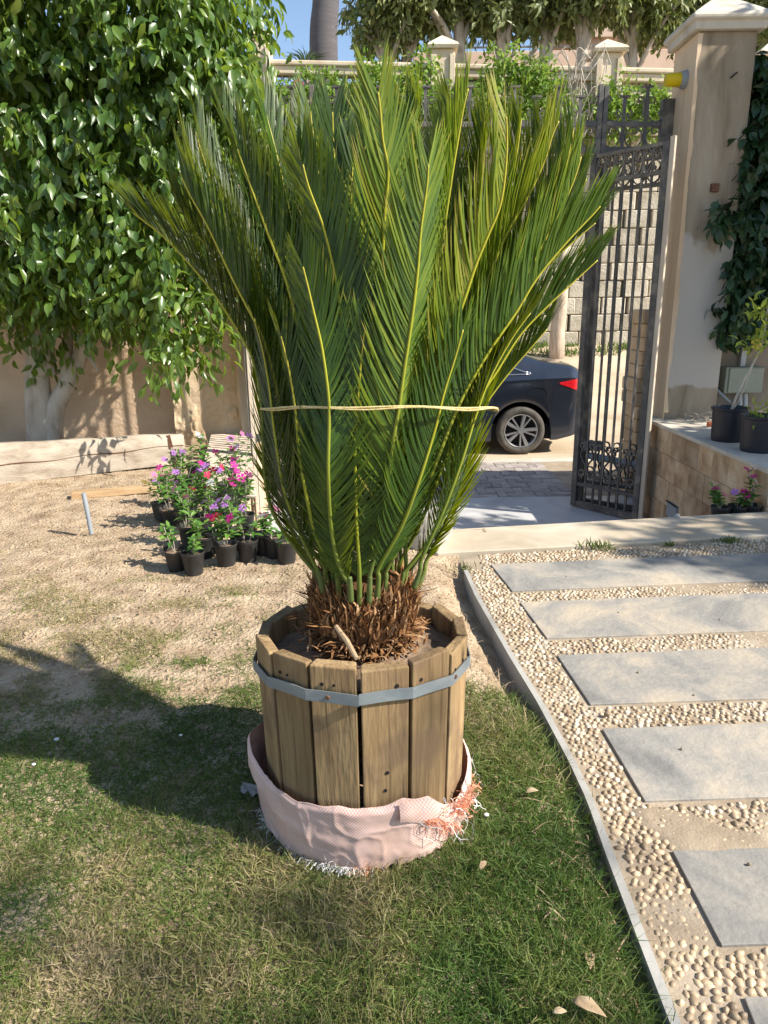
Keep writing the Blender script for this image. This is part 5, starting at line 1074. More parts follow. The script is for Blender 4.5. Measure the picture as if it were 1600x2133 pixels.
def make_wheel(x, sgn):
    yf = CYc - sgn * (.895 - .03); yb = yf + sgn * .21; c = Vector((x, yf, GZ0 + wr)); n = 48
    prof = [(wr * .70, .012), (wr * .76, -.004), (wr * .86, -.010), (wr * .95, .002), (wr * .995, .028), (wr, .06), (wr, .16), (wr * .97, .20), (wr * .7, .21)]
    vs = []; fs = []
    for r, d in prof:
        for k in range(n): a = 2 * PI * k / n; vs.append((x + r * math.cos(a), yf + sgn * d, GZ0 + wr + r * math.sin(a)))
    for i in range(len(prof) - 1):
        for k in range(n): fs.append((i * n + k, i * n + (k + 1) % n, (i + 1) * n + (k + 1) % n, (i + 1) * n + k))
    ty = MB().add(vs, fs).build('wheel', TYRE, car, smooth=True); ty.name = 'wheel'
    rp = [(wr * .70, .010), (wr * .685, .002), (wr * .66, .006), (wr * .645, .03), (wr * .62, .12)]; vs = []; fs = []
    for r, d in rp:
        for k in range(n): a = 2 * PI * k / n; vs.append((x + r * math.cos(a), yf + sgn * d, GZ0 + wr + r * math.sin(a)))
    for i in range(len(rp) - 1):
        for k in range(n): fs.append((i * n + k, i * n + (k + 1) % n, (i + 1) * n + (k + 1) % n, (i + 1) * n + k))
    m = MB().add(vs, fs)
    for k in range(10):
        a = 2 * PI * k / 10 + .2 + (.10 if k % 2 else -.10); d = Vector((math.cos(a), 0, math.sin(a))); t = Vector((-math.sin(a), 0, math.cos(a))); f_ = sgn
        i0, i1 = c + d * wr * .10, c + d * wr * .67; wi, wo = (.022, .030) if k % 2 == 0 else (.012, .016); y0_, y1_ = Vector((0, f_ * .012, 0)), Vector((0, f_ * .004, 0)); bk = Vector((0, f_ * .03, 0))
        m.hexa([i0 - t * wi + y0_ + bk, i0 + t * wi + y0_ + bk, i1 + t * wo + y1_ + bk, i1 - t * wo + y1_ + bk, i0 - t * wi * .7 + y0_, i0 + t * wi * .7 + y0_, i1 + t * wo * .7 + y1_, i1 - t * wo * .7 + y1_])
    m.tube([c + Vector((0, sgn * .05, 0)), c + Vector((0, sgn * .004, 0))], [.05, .044], 20); m.build('rim', ALLOY, ty, auto=35)
    m = MB(); m.tube([c + Vector((0, sgn * .09, 0)), c + Vector((0, sgn * .1, 0))], wr * .64, 36); m.build('brake_disc', BLACK, ty)
for x in (RX, RX - WB):
    for sgn in (1, -1): make_wheel(x, sgn)

# ================================================================== STREET BACKGROUND
BY = 18.2
g = thing('block_retaining_wall', 'high retaining wall of stacked concrete blocks across the street', 'wall', (3, BY, .3))
MB().box(-30, 30, BY + .24, BY + 1.2, -.5, 6.2).build('core', BLOCK, g)
bh, bw, gap = .395, .60, .05; bms = []
for v in range(4):
    m = MB().box(0, bw, 0, .42, 0, bh - .012); me = m.mesh('block'); me.materials.append(BLOCK); bms.append(me)
nb = 0
for r in range(15):
    z = .32 + r * bh; y = BY + r * .012
    for k in range(-12, 24):
        x = k * (bw + gap) + (r % 2) * (bw + gap) / 2 + math.sin(r * 2.3) * .1 + random.uniform(-.03, .03) - 1.0
        pxx = 800 + 1500 * x / (BY * .962)
        vis = (1040 < pxx < 1420 and z < 5.2) or (z > 4.3 and 560 < pxx < 1420)
        if vis and nb < 295:
            nb += 1; o = inst(random.choice(bms), 'block', g, Vector((x, y + random.uniform(-.025, .025), z)) - org(g), (0, 0, random.gauss(0, .012)), (random.uniform(.93, 1.05), 1, random.uniform(.985, 1.0)))
            b = o.modifiers.new('bevel', 'BEVEL'); b.width = .018; b.segments = 1
rest = MB()
for r in range(15):
    z = .32 + r * bh
    for k in range(-30, 34):
        x = k * (bw + gap) + (r % 2) * (bw + gap) / 2 - 1.0; pxx = 800 + 1500 * x / (BY * .962)
        if not ((1040 < pxx < 1420 and z < 5.2) or (z > 4.3 and 560 < pxx < 1420)): rest.box(x, x + bw, BY + r * .012 + .01, BY + r * .012 + .42, z, z + bh - .012)
rest.build('blocks', BLOCK, g, kind='stuff')
# balustrade wall on top
def rz_(x): return 6.62 - .032 * x
g = thing('balustrade', 'cream balustrade with lattice panels on top of the block wall', 'balustrade', (1.5, BY + .1, 6.0))
MB().hexa([(-14, BY, rz_(-14) - .11), (14, BY, rz_(14) - .11), (14, BY + .42, rz_(14) - .11), (-14, BY + .42, rz_(-14) - .11), (-14, BY, rz_(-14)), (14, BY, rz_(14)), (14, BY + .42, rz_(14)), (-14, BY + .42, rz_(-14))]).build('cap_rail', STREETST, g, bevel=.03)
MB().hexa([(-14, BY + .05, rz_(-14) - .27), (14, BY + .05, rz_(14) - .27), (14, BY + .38, rz_(14) - .27), (-14, BY + .38, rz_(-14) - .27), (-14, BY + .05, rz_(-14) - .112), (14, BY + .05, rz_(14) - .112), (14, BY + .38, rz_(14) - .112), (-14, BY + .38, rz_(-14) - .112)]).build('under_rail', STREETST, g, bevel=.02)
m = MB(); x = -8
while x < 12:
    for s in (-1, 1): m.bar((x, BY + .2 + s * .012, rz_(x) - .62), (x + s * .32, BY + .2 + s * .012, rz_(x) - .26), .03, .018)
    x += .16
m.build('lattice', IRON, g)
MB().box(-14, 14, BY + .1, BY + .4, 5.4, 5.95).build('dwarf_wall', STREETST, g)
for i, (xl, xr) in enumerate(((-2.86, -2.36), (1.14, 1.76), (4.82, 5.5), (8.5, 9.1), (-6.9, -6.35))):
    xc = (xl + xr) / 2; zt = rz_(xc) + (.26 if i else .34); hw = (xr - xl) / 2
    MB().box(xc - hw * .84, xc + hw * .84, BY - .06, BY + .5, 5.2, zt).build('pier', STREETST, g, bevel=.02)
    MB().box(xc - hw * .86, xc - hw * .48, BY - .11, BY - .058, 5.2, zt - .12).box(xc + hw * .48, xc + hw * .86, BY - .11, BY - .058, 5.2, zt - .12).build('pier_moulding', STREETST, g, bevel=.01)
    mm = MB(); vs = []; pr_ = [(1.05, 0), (1.12, .06), (1.05, .1), (.12, .32), (.02, .34)]
    for f, z in pr_: vs += [(xc - hw * f, BY + .22 - (hw + .03) * f, zt + z), (xc + hw * f, BY + .22 - (hw + .03) * f, zt + z), (xc + hw * f, BY + .22 + (hw + .03) * f, zt + z), (xc - hw * f, BY + .22 + (hw + .03) * f, zt + z)]
    fs = [(3, 2, 1, 0), (16, 17, 18, 19)] + [(i_ * 4 + k, i_ * 4 + (k + 1) % 4, i_ * 4 + 4 + (k + 1) % 4, i_ * 4 + 4 + k) for i_ in range(4) for k in range(4)]
    mm.add(vs, fs).build('pier_cap', STREETST, g)
# creepers tumbling over the block wall
def shrub(px, Yd, rx, rz, label, n=240, L=.13, extra=(), ry=.4, per=8, name='hanging_creeper'):
    c = ony(*px, Yd); g = thing(name, label, 'creeper', (c.x, Yd, c.z - rz), 'creepers over the block wall'); rng = np.random.default_rng(int(px[0] + px[1]))
    bl = [(c.x, Yd, c.z, rx, ry, rz)] + [(lambda q, e: (q.x, Yd + rng.uniform(-.2, .1), q.z, e[2], ry * .8, e[3]))(ony(e[0], e[1], Yd), e) for e in extra]
    V, F, t = crown(bl, n, per, L, L * .62, droop=.1, shell=.15, spread=.34, rng=rng, T=LEAF_T2, F=LEAF_F2); np_obj('foliage', V, F, BOUG, g, t)
    m = MB()
    for k in range(10):
        a = Vector((c.x + rng.normal(0, rx * .4), Yd + .2, c.z - rz * .8)); m.tube(smoothpath([a, a + Vector((rng.normal(0, .2), -.1, rz * .7)), a + Vector((rng.normal(0, rx * .5), -.15, rz * 1.5))], 4), .012, 4)
    m.build('stems', BARK, g); return g
shrub((650, 215), 17.8, 1.0, .55, 'leafy creeper mass left of the palm tips under lattice', 330, extra=((600, 220, .6, .4), (700, 190, .4, .4), (655, 165, .25, .2)))
shrub((800, 210), 17.7, .9, .55, 'creeper mass behind the tallest central palm fronds', 300, extra=((780, 160, .25, .25), (850, 195, .5, .4)))
shrub((1080, 205), 17.6, 1.0, .7, 'largest pale green creeper spilling over the cap rail', 460, extra=((1040, 135, .3, .3), (1110, 145, .4, .25), (1020, 220, .5, .45), (1140, 215, .5, .4)))
shrub((1255, 230), 17.8, .5, .45, 'creeper clump around the right hand balustrade pier', 190, extra=((1280, 200, .25, .35),))
shrub((1345, 230), 17.8, .7, .35, 'creeper beside the cement pillar under the balustrade', 170, extra=((1370, 215, .35, .3),))
shrub((930, 220), 17.8, .7, .45, 'creeper between the two balustrade piers behind palm', 220, extra=((890, 128, .28, .10),))
shrub((540, 215), 17.8, .55, .5, 'creeper at foot of the left balustrade pier', 150)
m = MB(); c = ony(1210, 190, 17.5)
for k in range(26):
    a = c + Vector((random.gauss(0, .25), random.gauss(0, .1), -.9)); b = a + Vector((random.gauss(0, .5), random.gauss(0, .2), random.uniform(.8, 1.8))); m.tube(smoothpath([a, a.lerp(b, .5) + Vector((random.gauss(0, .15), 0, .1)), b, b + Vector((random.gauss(0, .3), 0, -.25))], 4), .011, 4)
tag(m.build('dry_branches', BARK, loc=c[:]), 'tangle of bare grey branches in front of balustrade', 'branches')
fl = ony(622, 175, 17.3); o = inst(FLM['red'], 'pink_bloom', None, fl, (1.4, 0, 0), (4.5,) * 3); tag(o, 'single pink bloom among the creeper leaves at left', 'flower')
# pruned trunk by the wall, grass at its foot
t0 = ony(1160, 735, 16.6)
tag(MB().tube([(t0.x, 16.6, -.1), (t0.x - .01, 16.6, t0.z + .4), (t0.x + .04, 16.6, t0.z + 1.2), (t0.x + .06, 16.6, t0.z + 2.6)], [.19, .165, .14, .12], 14).build('bare_post', POLEW, loc=(t0.x, 16.6, .05), smooth=True), 'bare debarked trunk standing before the block wall', 'trunk')
k = 2600; rng = np.random.default_rng(77); gx_ = rng.uniform(1.5, 7.5, k); gy_ = rng.uniform(16.6, 18.15, k); keep_ = fbm(gx_ * 1.2, gy_ * 2, 3) > .44; gx_, gy_ = gx_[keep_], gy_[keep_]; k = len(gx_)
gzv = -.665 + sst(11.8, 18.2, gy_) * 1.03
V, F, t = leaves(np.stack([gx_, gy_, gzv - .01], -1), nrm(rng.normal(size=(k, 3)) * .6 + np.array([0, 0, 1])), rng.normal(size=(k, 3)), .20 * rng.uniform(.4, 1.1, k), .03, T=LEAF_T2, F=LEAF_F2, tint=rng.random(k) * .6)
o = np_obj('verge_grass', V, F, GRASS, None, t, kind='stuff'); o['label'] = 'weedy grass along the foot of the block wall'; o['category'] = 'grass'

# ---- trees behind the balustrade
def bg_tree(name, label, Yd, trunk_px, blobs_px, n=500, L=.22, tr=.16, mat=FARLEAF, lean=0):
    b = ony(trunk_px[0], trunk_px[1], Yd); b.z = 5.9; g = thing(name, label, 'tree', b, 'trees on the upper terrace'); rng = np.random.default_rng(int(trunk_px[0] * 3)); bl = []
    for (x, y, rx, rz) in blobs_px: q = ony(x, y, Yd); bl.append((q.x, Yd + rng.uniform(-.3, .3), q.z, rx, max(.8, rx * .9), rz))
    V, F, t = crown(bl, n, 9, L, L * .5, droop=.55, shell=.3, spread=.3, rng=rng, T=LEAF_T2, F=LEAF_F2); np_obj('crown', V, F, mat, g, t)
    m = MB(); top = Vector((bl[0][0], Yd, bl[0][2]))
    m.tube(smoothpath([b, b.lerp(top, .35) + Vector((lean, 0, 0)), b.lerp(top, .75), top], 5), [tr * (1 - .045 * i) for i in range(16)], 8)
    for k in range(5):
        q = bl[rng.integers(0, len(bl))]; e = Vector(q[:3]) + Vector((rng.normal(0, q[3] * .5), rng.normal(0, .3), rng.normal(0, q[5] * .5))); s = b.lerp(top, rng.uniform(.3, .6)); m.tube(smoothpath([s, s.lerp(e, .5) + Vector((0, 0, .2)), e], 4), [tr * .45 * (1 - .07 * i) for i in range(9)], 6)
    m.build('trunk', BARK, g, smooth=True); return g
bg_tree('clipped_tree', 'dense clipped column tree beside the open sky', 20.0, (800, 125), [(805, -4, 0.9, 1.056), (820, -84, 1, 1.144), (772, 51, 0.32, 0.352)], 470)
bg_tree('terrace_tree', 'tree with slender pale double trunk above left balustrade pier', 20.6, (830, 125), [(860, -19, 0.75, 0.748), (895, 31, 0.45, 0.264), (850, -84, 1, 0.88)], 330)
bg_tree('terrace_tree', 'tree with one straight pale trunk behind the middle pier', 20.3, (965, 130), [(950, -69, 0.9, 0.704), (910, -4, 0.5, 0.44), (965, -29, 0.45, 0.352), (1005, 16, 0.3, 0.308)], 300, tr=.21)
bg_tree('terrace_tree', 'tree with forked trunk right of the middle pier', 20.2, (1045, 130), [(1050, -19, 0.7, 0.528), (1025, 26, 0.45, 0.22), (1085, -74, 0.8, 0.704), (1068, 21, 0.35, 0.22)], 320)
bg_tree('terrace_tree', 'bushy tree with several thin trunks left of the right pier', 20.4, (1130, 130), [(1140, -24, 0.75, 0.528), (1110, 31, 0.35, 0.22), (1170, -74, 0.9, 0.616), (1180, 6, 0.45, 0.264)], 320)
bg_tree('terrace_tree', 'tree with a cluster of three pale trunks by right pier', 20.1, (1205, 135), [(1230, -32, 0.8, 0.528), (1200, 6, 0.45, 0.308), (1265, 1, 0.45, 0.264), (1260, -74, 0.9, 0.616)], 320, tr=.2)
bg_tree('terrace_tree', 'tall thin olive toned tree beside the cement pillar cap', 20.5, (1325, 140), [(1320, -9, 0.65, 0.572), (1360, 36, 0.4, 0.352), (1310, -64, 0.8, 0.704), (1400, 0, 0.7, 0.7)], 320)
bg_tree('terrace_tree', 'dark tree rising behind the cement pillar cap', 21.5, (1450, 140), [(1440, -10, 1.2, 1.1), (1520, 20, 1.2, 1), (1400, -70, 1.3, 1), (1480, 60, 0.9, 0.7)], 480)
bg_tree('terrace_tree', 'shadowy tree at the far right edge above the ivy', 21.0, (1620, 170), [(1600, 20, 1.2, 1.2), (1690, 60, 1.4, 1.3), (1580, -50, 1.2, 1), (1640, 140, 1, 0.9)], 480)
bg_tree('terrace_tree', 'dark crowned tree in the second row behind the terrace', 23.5, (1090, 130), [(1000, -59, 1.4, 0.88), (1120, -54, 1.5, 0.88), (1330, -24, 1.2, 0.88)], 420)
# tall far palm trunk and a low fan palm beside it
b = ony(678, 118, 24); b.z = 5.9; g = thing('tall_palm', 'smooth grey trunk of a tall palm against the blue sky', 'palm', b)
pt = [b, ony(674, 90, 24), ony(679, 0, 24), ony(682, -140, 24), ony(684, -330, 24)]; pt[0].x = pt[1].x - .02
MB().tube(smoothpath(pt, 5), [.44 - .006 * i for i in range(21)], 18).build('trunk', TREEPALM, g, smooth=True)
m = MB(); top = pt[-1]
for k in range(14):
    a = k * 2 * PI / 14; d = Vector((math.cos(a), math.sin(a), 0)); pp = smoothpath([top, top + d * .9 + Vector((0, 0, .9)), top + d * 2.2 + Vector((0, 0, .7)), top + d * 3.0 + Vector((0, 0, -.4))], 6)
    for i, p in enumerate(pp[:-1]):
        for s in (-1, 1): sd = d.cross(Vector((0, 0, 1))) * s; m.add([p, p + d * .09, p + sd * .5 + d * .25 + Vector((0, 0, -.15))], [(0, 1, 2)])
m.build('fronds', FARLEAF, g, kind='stuff')
c = ony(640, 122, 23); g = thing('fan_palm', 'low fan palm tips showing above the cap rail', 'palm', (c.x, 23, 5.9)); m = MB()
for k in range(26):
    a = PI * (.08 + .84 * k / 25); e = c + Vector((math.cos(a) * random.uniform(.45, .75), random.gauss(0, .1), math.sin(a) * random.uniform(.15, .35))); m.tube([c + Vector((0, 0, -.3)), c.lerp(e, .5), e], [.02, .015, .003], 4)
m.build('fan_leaf', FARLEAF, g); MB().tube([(c.x, 23, 5.9), (c.x, 23, c.z - .25)], .12, 8).build('trunk', BARK2, g)
# house beyond the trees
g = thing('villa', 'pink rendered villa glimpsed between the terrace trees', 'house', (5, 28, 5.9))
MB().box(1.2, 12, 27.6, 27.9, 5.9, ony(1200, 104, 27.6).z).build('parapet', HOUSE, g, bevel=.02)
MB().box(6.9, 7.9, 28.5, 30, 5.9, 11).box(6.2, 14, 28.3, 30.5, 10.2, 11.4).build('upper_wall', HOUSE, g)
m = MB(); zr = ony(1200, 96, 27.7).z
MB().bar((2.5, 27.7, zr), (10, 27.7, zr), .05, .05).build('balcony_rail', IRON, g)
for k in range(6): MB().bar((2.8 + k * 1.3, 27.7, zr - .8), (2.8 + k * 1.3, 27.7, zr), .03, .03).build('rail_post', IRON, g)

# ================================================================== LARGE LEAFY TREE, LEFT
TY = 6.85
b = ony(85, 925, TY); b.z = 0
g = thing('ficus_tree', 'large glossy leaved ficus tree with whitewashed trunk at left', 'tree', b)
def P_(x, y, Yd=TY): return ony(x, y, Yd)
m = MB()
m.tube(smoothpath([b + Vector((0, 0, -.05)), P_(82, 860), P_(78, 790), P_(75, 730), P_(60, 700), P_(20, 660), P_(-30, 600)], 5), [.15, .14, .132, .128, .125, .122, .12, .118, .115, .112, .11, .105, .1, .095, .09, .085, .08, .085, .08, .075, .07, .065, .06, .055, .05, .045, .04, .04, .04, .04, .04][:31], 14)
m.tube(smoothpath([P_(92, 780), P_(88, 720), P_(92, 660), P_(100, 580)], 5), [.12 - .003 * i for i in range(16)], 12)
m.tube(smoothpath([b + Vector((.1, 0, -.05)), P_(112, 865), P_(135, 810), P_(160, 760), P_(180, 700), P_(200, 640), P_(220, 560)], 5), [.10 - .0018 * i for i in range(31)], 10)
m.tube(smoothpath([P_(132, 815), P_(137, 760), P_(142, 700), P_(130, 630)], 5), [.055 - .001 * i for i in range(16)], 9)
m.tube(smoothpath([P_(155, 775), P_(180, 740), P_(205, 775)], 4), [.03, .028, .026, .025, .024, .023, .02, .018, .016], 8)
for e in ((60, 480), (-60, 400), (160, 420), (260, 500), (300, 350), (120, 250), (350, 600), (420, 420)):
    m.tube(smoothpath([P_(100, 640), P_(100 + (e[0] - 100) * .4, 640 + (e[1] - 640) * .5, 6.7), P_(*e, 6.5)], 5), [.06 - .004 * i for i in range(11)], 7)
m.build('trunk', BARK, g, smooth=True)
def B_(x, y, Yd, rx, ry, rz): q = ony(x, y, Yd); return (q.x, Yd, q.z, rx, ry, rz)
blobs = [B_(40, 330, 6.45, 1.35, .75, 1.2), B_(250, 330, 6.4, .95, .75, 1.15), B_(150, 60, 6.4, 1.2, .75, 1.1), B_(365, 130, 6.4, .66, .65, .95), B_(-150, 150, 6.45, 1.4, .8, 1.7), B_(330, 560, 6.35, .52, .55, .55), B_(360, 660, 6.2, .26, .35, .42),
         B_(120, 535, 6.4, .75, .6, .40), B_(-60, 535, 6.45, .7, .6, .40), B_(390, 400, 6.4, .35, .5, .6), B_(440, 30, 6.4, .32, .45, .5), B_(260, -150, 6.4, 1.0, .8, .9), B_(0, -150, 6.4, 1.5, .8, .9), B_(420, 600, 6.4, .12, .2, .3), B_(420, 215, 6.4, .25, .3, .5), B_(490, 10, 6.4, .16, .2, .4), B_(70, 660, 6.6, .14, .15, .3), B_(215, 640, 6.5, .3, .3, .3)]
rng = np.random.default_rng(41); V, F, t = crown(blobs, 1900, 16, .108, .060, droop=1.0, shell=.55, spread=.27, rng=rng)
np_obj('crown', V, F, FICUS, g, t, True)

# shade trees out of the picture, right of and behind the camera
def shade_tree(label, base, blobs, n, L=.16):
    g = thing('garden_tree', label, 'tree', base); rng = np.random.default_rng(int(base[0] * 10 + 50)); V, F, t = crown(blobs, n, 9, L, L * .6, droop=.6, shell=.1, spread=.3, rng=rng, T=LEAF_T2, F=LEAF_F2); np_obj('crown', V, F, FICUS, g, t)
    m = MB(); c = Vector(blobs[0][:3]); b = Vector(base); m.tube(smoothpath([b, b.lerp(c, .5) + Vector((.1, 0, 0)), c], 5), [.16 - .008 * i for i in range(11)], 10)
    for bl in blobs[1:]: m.tube(smoothpath([b.lerp(c, .6), b.lerp(c, .6).lerp(Vector(bl[:3]), .5) + Vector((0, 0, .15)), Vector(bl[:3])], 4), [.07 - .006 * i for i in range(9)], 7)
    m.build('trunk', BARK2, g, smooth=True)
shade_tree('tall open crowned tree in the neighbouring garden outside the picture', (9.4, -3.6, 0), [(9.2, -3.4, 8.9, 1.7, 1.15, 1.3), (8.2, -3.2, 8.4, 1.0, .9, .8), (10.2, -3.2, 9.4, 1.2, .9, .9)], 80)
shade_tree('unseen dense tree added to shade the cement pillar', (6.2, 6.7, 0), [(5.7, 6.15, 4.4, .7, .62, 1.6), (6.4, 5.85, 5.2, .7, .6, 1.3), (5.5, 6.3, 3.0, .6, .5, 1.0)], 1100)  # added out of view, crown shaped to keep the pillar front in shade
shade_tree('broad tree on the right beside the ledge with navy pots', (6.6, 3.8, 0), [(6.1, 4.1, 3.5, .9, .75, 1.2), (6.8, 3.2, 3.9, .8, .6, .7), (5.7, 4.6, 2.5, .6, .5, .8), (7.2, 1.9, 4.4, .9, .55, .5), (7.8, 1.2, 4.6, .8, .5, .3)], 900)

# ================================================================== GRASS, LITTER
N = 470000; gx_ = RNG.uniform(-2.6, .62, N); gy_ = .62 + 4.6 * RNG.random(N) ** 1.5
fr = (np.abs(gx_) < .58 * (gy_ * .96 + .37) + .12); gx_, gy_ = gx_[fr], gy_[fr]
d_p = np.hypot(gx_ - CX, gy_ - CY); n1 = fbm(gx_ * 1.6 + 2, gy_ * 1.6 + 4, 4); n2 = fbm(gx_ * 6 + 8, gy_ * 6 + 1, 3); kk = kx(gy_)
dens = .30 + .95 * sst(2.7, 1.7, gy_ + (n1 - .5) * 1.6) + (n2 - .5) * 2.2
dens = np.where(gx_ > .12, np.maximum(dens, 1.0 * sst(2.45, 2.15, gy_ + (n2 - .5) * .3)), dens)
dens *= np.where((gx_ > .05) & (gy_ > 2.0), sst(2.6, 2.2, gy_ + (n1 - .5) * .4), 1)
dens *= np.where(gy_ > 2.3, .12 + .9 * sst(.47, .62, n2) * sst(4.2, 2.6, gy_), 1) * np.where(gx_ > -.7, np.where(gy_ > 2.4, .3, 1), 1) * sst(4.9, 3.2, gy_)
ke = (RNG.random(len(gx_)) < dens) & (d_p > PR + .012) & (gx_ < kk - .006) & ((gx_ < kk - .05) | (RNG.random(len(gx_)) < .45))
gx_, gy_, n1, n2, kk = gx_[ke], gy_[ke], n1[ke], n2[ke], kk[ke]; k = len(gx_)
lush = sst(-.75, .45, gx_ + (n1 - .5) * .8) * sst(2.6, 2.2, gy_); edge = sst(.16, .05, kk - gx_)
hgt = (.018 + .020 * RNG.random(k)) * (1 + .7 * lush + .8 * edge * RNG.random(k)) * (.8 + .5 * n2)
dirv = nrm(np.stack([RNG.normal(0, 1, k), RNG.normal(0, 1, k), .25 + .9 * RNG.random(k)], -1)); side = nrm(np.cross(dirv, RNG.normal(size=(k, 3)))) * (.0008 + .0007 * RNG.random(k))[:, None]
p0 = np.stack([gx_, gy_, gz(gx_, gy_) - .002], -1); hg = (hgt * 1.12)[:, None]
p1 = p0 + dirv * hg * .55; p2 = p0 + dirv * hg + np.stack([RNG.normal(0, .2, k), RNG.normal(0, .2, k), -.28 * RNG.random(k)], -1) * hg
V = np.stack([p0 - side, p0 + side, p1 - side * .8, p1 + side * .8, p2], 1).reshape(-1, 3); F = (np.array([(0, 1, 3), (0, 3, 2), (2, 3, 4)])[None] + (np.arange(k) * 5)[:, None, None]).reshape(-1, 3)
dry = np.clip(.42 + (n1 - .5) * 1.2 + (n2 - .5) * .9 + RNG.normal(0, .17, k) - .32 * lush + .25 * sst(2.2, 3.2, gy_), 0, 1)
o = np_obj('grass', V, F, GRASS, None, np.repeat(dry, 5), kind='stuff'); o['label'] = 'patchy short lawn grass, green and straw coloured'; o['category'] = 'grass'
# weeds at the border and tufts in the dry soil
def tuft(px, n, L, label, name='grass_tuft', z=0.0, spread=.04):
    p = onz(*px, z); rng = np.random.default_rng(int(px[0])); P0 = np.array(p) + np.stack([rng.normal(0, spread, n), rng.normal(0, spread * .5, n), np.zeros(n) - .004], -1)
    V, F, t = leaves(P0, nrm(rng.normal(size=(n, 3)) * .6 + np.array([0, 0, 1])), rng.normal(size=(n, 3)), L * rng.uniform(.5, 1.1, n), .006, T=LEAF_T2, F=LEAF_F2, tint=rng.random(n) * .45 + .1)
    tag(np_obj(name, V, F, GRASS, None, t), label, 'weed', 'weeds in the paving')
tuft((1245, 1142), 60, .075, 'grass tuft at the joint of pebbles and cream border')
tuft((1395, 1136), 40, .04, 'small grass tuft midway along the border joint', spread=.015)
tuft((1520, 1128), 90, .045, 'low green weed at the right end of border joint', spread=.035)
tuft((962, 1186), 30, .05, 'tiny grass sprig at the kerb corner by the soil')
sg = onz(1515, 1105, .012); tag(MB().tube(smoothpath([sg, sg + Vector((.1, -.02, .004)), sg + Vector((.2, -.06, .01)), sg + Vector((.34, -.08, .004))], 5), .0035, 5).build('fallen_twig', BARK2, loc=sg[:]), 'thin fallen twig on the cream border at right', 'twig')
# loose dry grass blades and stems by the kerb, small clods, leaf litter
vs = []; fs = []
for i in range(190):
    y = random.uniform(1.0, 3.2); x = float(kx(y)) - abs(random.gauss(.07, .07)) - .012; a = random.uniform(0, 6.3); L = random.uniform(.02, .10) * (1 if random.random() < .8 else 1.6); z = float(gz(np.array(x), np.array(y))) + random.uniform(.004, .02); d = Vector((math.cos(a), math.sin(a), random.gauss(0, .2))) * L; s = Vector((-d.y, d.x, 0)).normalized() * random.uniform(.0008, .0018); p = Vector((x, y, z)); b_ = len(vs)
    if p.x + d.x > kx(p.y + d.y) - .01: d.x = -abs(d.x)
    vs += [p - s, p + s, p + d * .6 + s + Vector((0, 0, .006)), p + d * .6 - s + Vector((0, 0, .006)), p + d]; fs += [(b_, b_ + 1, b_ + 2), (b_, b_ + 2, b_ + 3), (b_ + 3, b_ + 2, b_ + 4)]
for i in range(900):
    y = random.uniform(2.0, 5.2); x = random.uniform(-2.6, .4)
    if math.hypot(x - CX, y - CY) < .4 or (x > WELLX and y > sback(x) - .3) or x > kx(y) - .04: continue
    a = random.uniform(0, 6.3); L = random.uniform(.01, .035); p = Vector((x, y, float(gz(np.array(x), np.array(y))) + .004)); d = Vector((math.cos(a), math.sin(a), random.gauss(0, .15))) * L; s = Vector((-d.y, d.x, 0)).normalized() * random.uniform(.001, .005); b_ = len(vs); vs += [p - s * .4, p + s * .4, p + d * .6 + s, p + d * .6 - s, p + d]; fs += [(b_, b_ + 1, b_ + 2), (b_, b_ + 2, b_ + 3), (b_ + 3, b_ + 2, b_ + 4)]
o = MB().add(vs, fs).build('dry_litter', STRAW, kind='stuff'); o['label'] = 'loose straw and dead leaves scattered over the soil'; o['category'] = 'litter'
rng = np.random.default_rng(9); k = 11000; x = rng.uniform(-3.2, .45, k); y = rng.uniform(2.2, 6.2, k); ok_ = ~((x > WELLX) & (y > sback(x) - .1)) & (np.hypot(x - CX, y - CY) > .42) & (x < kx(y) - .02); x, y = x[ok_], y[ok_]; k = len(x)
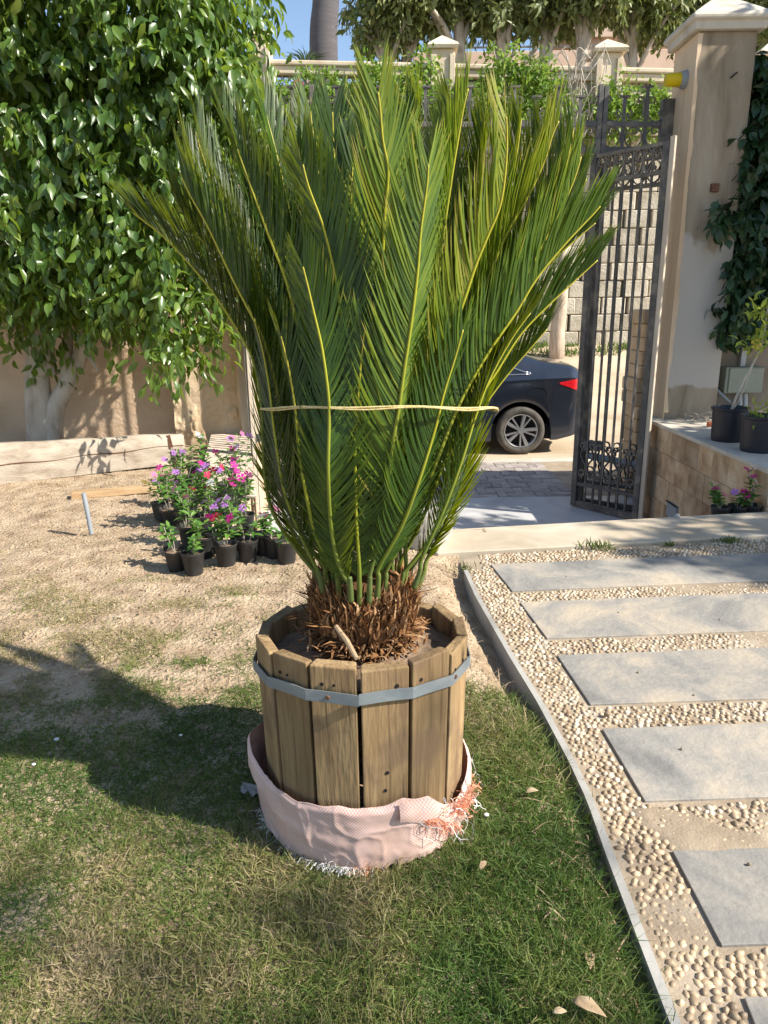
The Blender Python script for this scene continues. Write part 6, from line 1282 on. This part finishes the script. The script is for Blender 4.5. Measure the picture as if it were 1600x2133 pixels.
r = .003 + .009 * rng.random(k) ** 3; q = tv[None] * r[:, None, None] * rng.uniform(.6, 1.2, (k, 1, 3)) + np.stack([x, y, gz(x, y)], -1)[:, None]; o = np_obj('soil_clods', q.reshape(-1, 3), (tf[None] + (np.arange(k) * len(tv))[:, None, None]).reshape(-1, 3), SOIL, None, kind='stuff'); o['label'] = 'small clods of dry earth on the bare soil'; o['category'] = 'soil'
def dead_leaf(px, L, label, rz, z=.03):
    p = onz(*px, z); d = np.array([[math.cos(rz), math.sin(rz), .12]]); T = LEAF_T.copy(); T[:, 2] = T[:, 2] + .25 * np.abs(T[:, 1]) - .0; V, F, t = leaves(np.array([p[:]]), d, np.array([[0, -.2, 1.]]), np.array([L]), np.array([L * .5]), T, LEAF_F); me_o = np_obj('dead_leaf', V, F, STRAW, None, smooth=True); s = me_o.modifiers.new('t', 'SOLIDIFY'); s.thickness = .0008; tag(me_o, label, 'leaf', 'dead leaves on the lawn')
dead_leaf((1000, 1812), .035, 'curled pale dead leaf on grass right of the sack', 1.0)
dead_leaf((1095, 1652), .04, 'brown dead leaf on the lush grass near the kerb', .3)
dead_leaf((1190, 2085), .065, 'long curled tan leaf at the bottom near the kerb', -.5)
dead_leaf((1150, 2110), .03, 'small oval yellow leaf at the bottom of the lawn', .1)
dead_leaf((1230, 2020), .05, 'crumpled grey leaf in the gap beside the kerb', 1.4, .0)
for (px, s, lab) in (((118, 1540), .011, 'white pebble scrap on the shaded lawn at left edge'), ((377, 1531), .007, 'tiny white chip on lawn midway left of planter'), ((1013, 1697), .009, 'white plastic chip on the grass right of sack threads'), ((70, 1592), .008, 'small white chip near the left picture edge')):
    p = onz(*px, .022); q = tv * np.array([s, s * .7, s * .6]) + np.array(p); tag(np_obj('white_chip', q, tf, CAULK), lab, 'chip', 'white chips on the lawn')
p = onz(520, 1645, .02); m = MB(); rng = np.random.default_rng(4); n_ = 6
V = [(p.x + .012 + (i / n_ - .5) * .07, p.y + (j / n_ - .5) * .05, .012 + .025 * rng.random()) for j in range(n_ + 1) for i in range(n_ + 1)]; F = [(j * 7 + i, j * 7 + i + 1, j * 7 + i + 8, j * 7 + i + 7) for j in range(n_) for i in range(n_)]
tag(np_obj('plastic_rag', V, F, KERB, None), 'crumpled grey plastic rag left of the sack', 'rag')
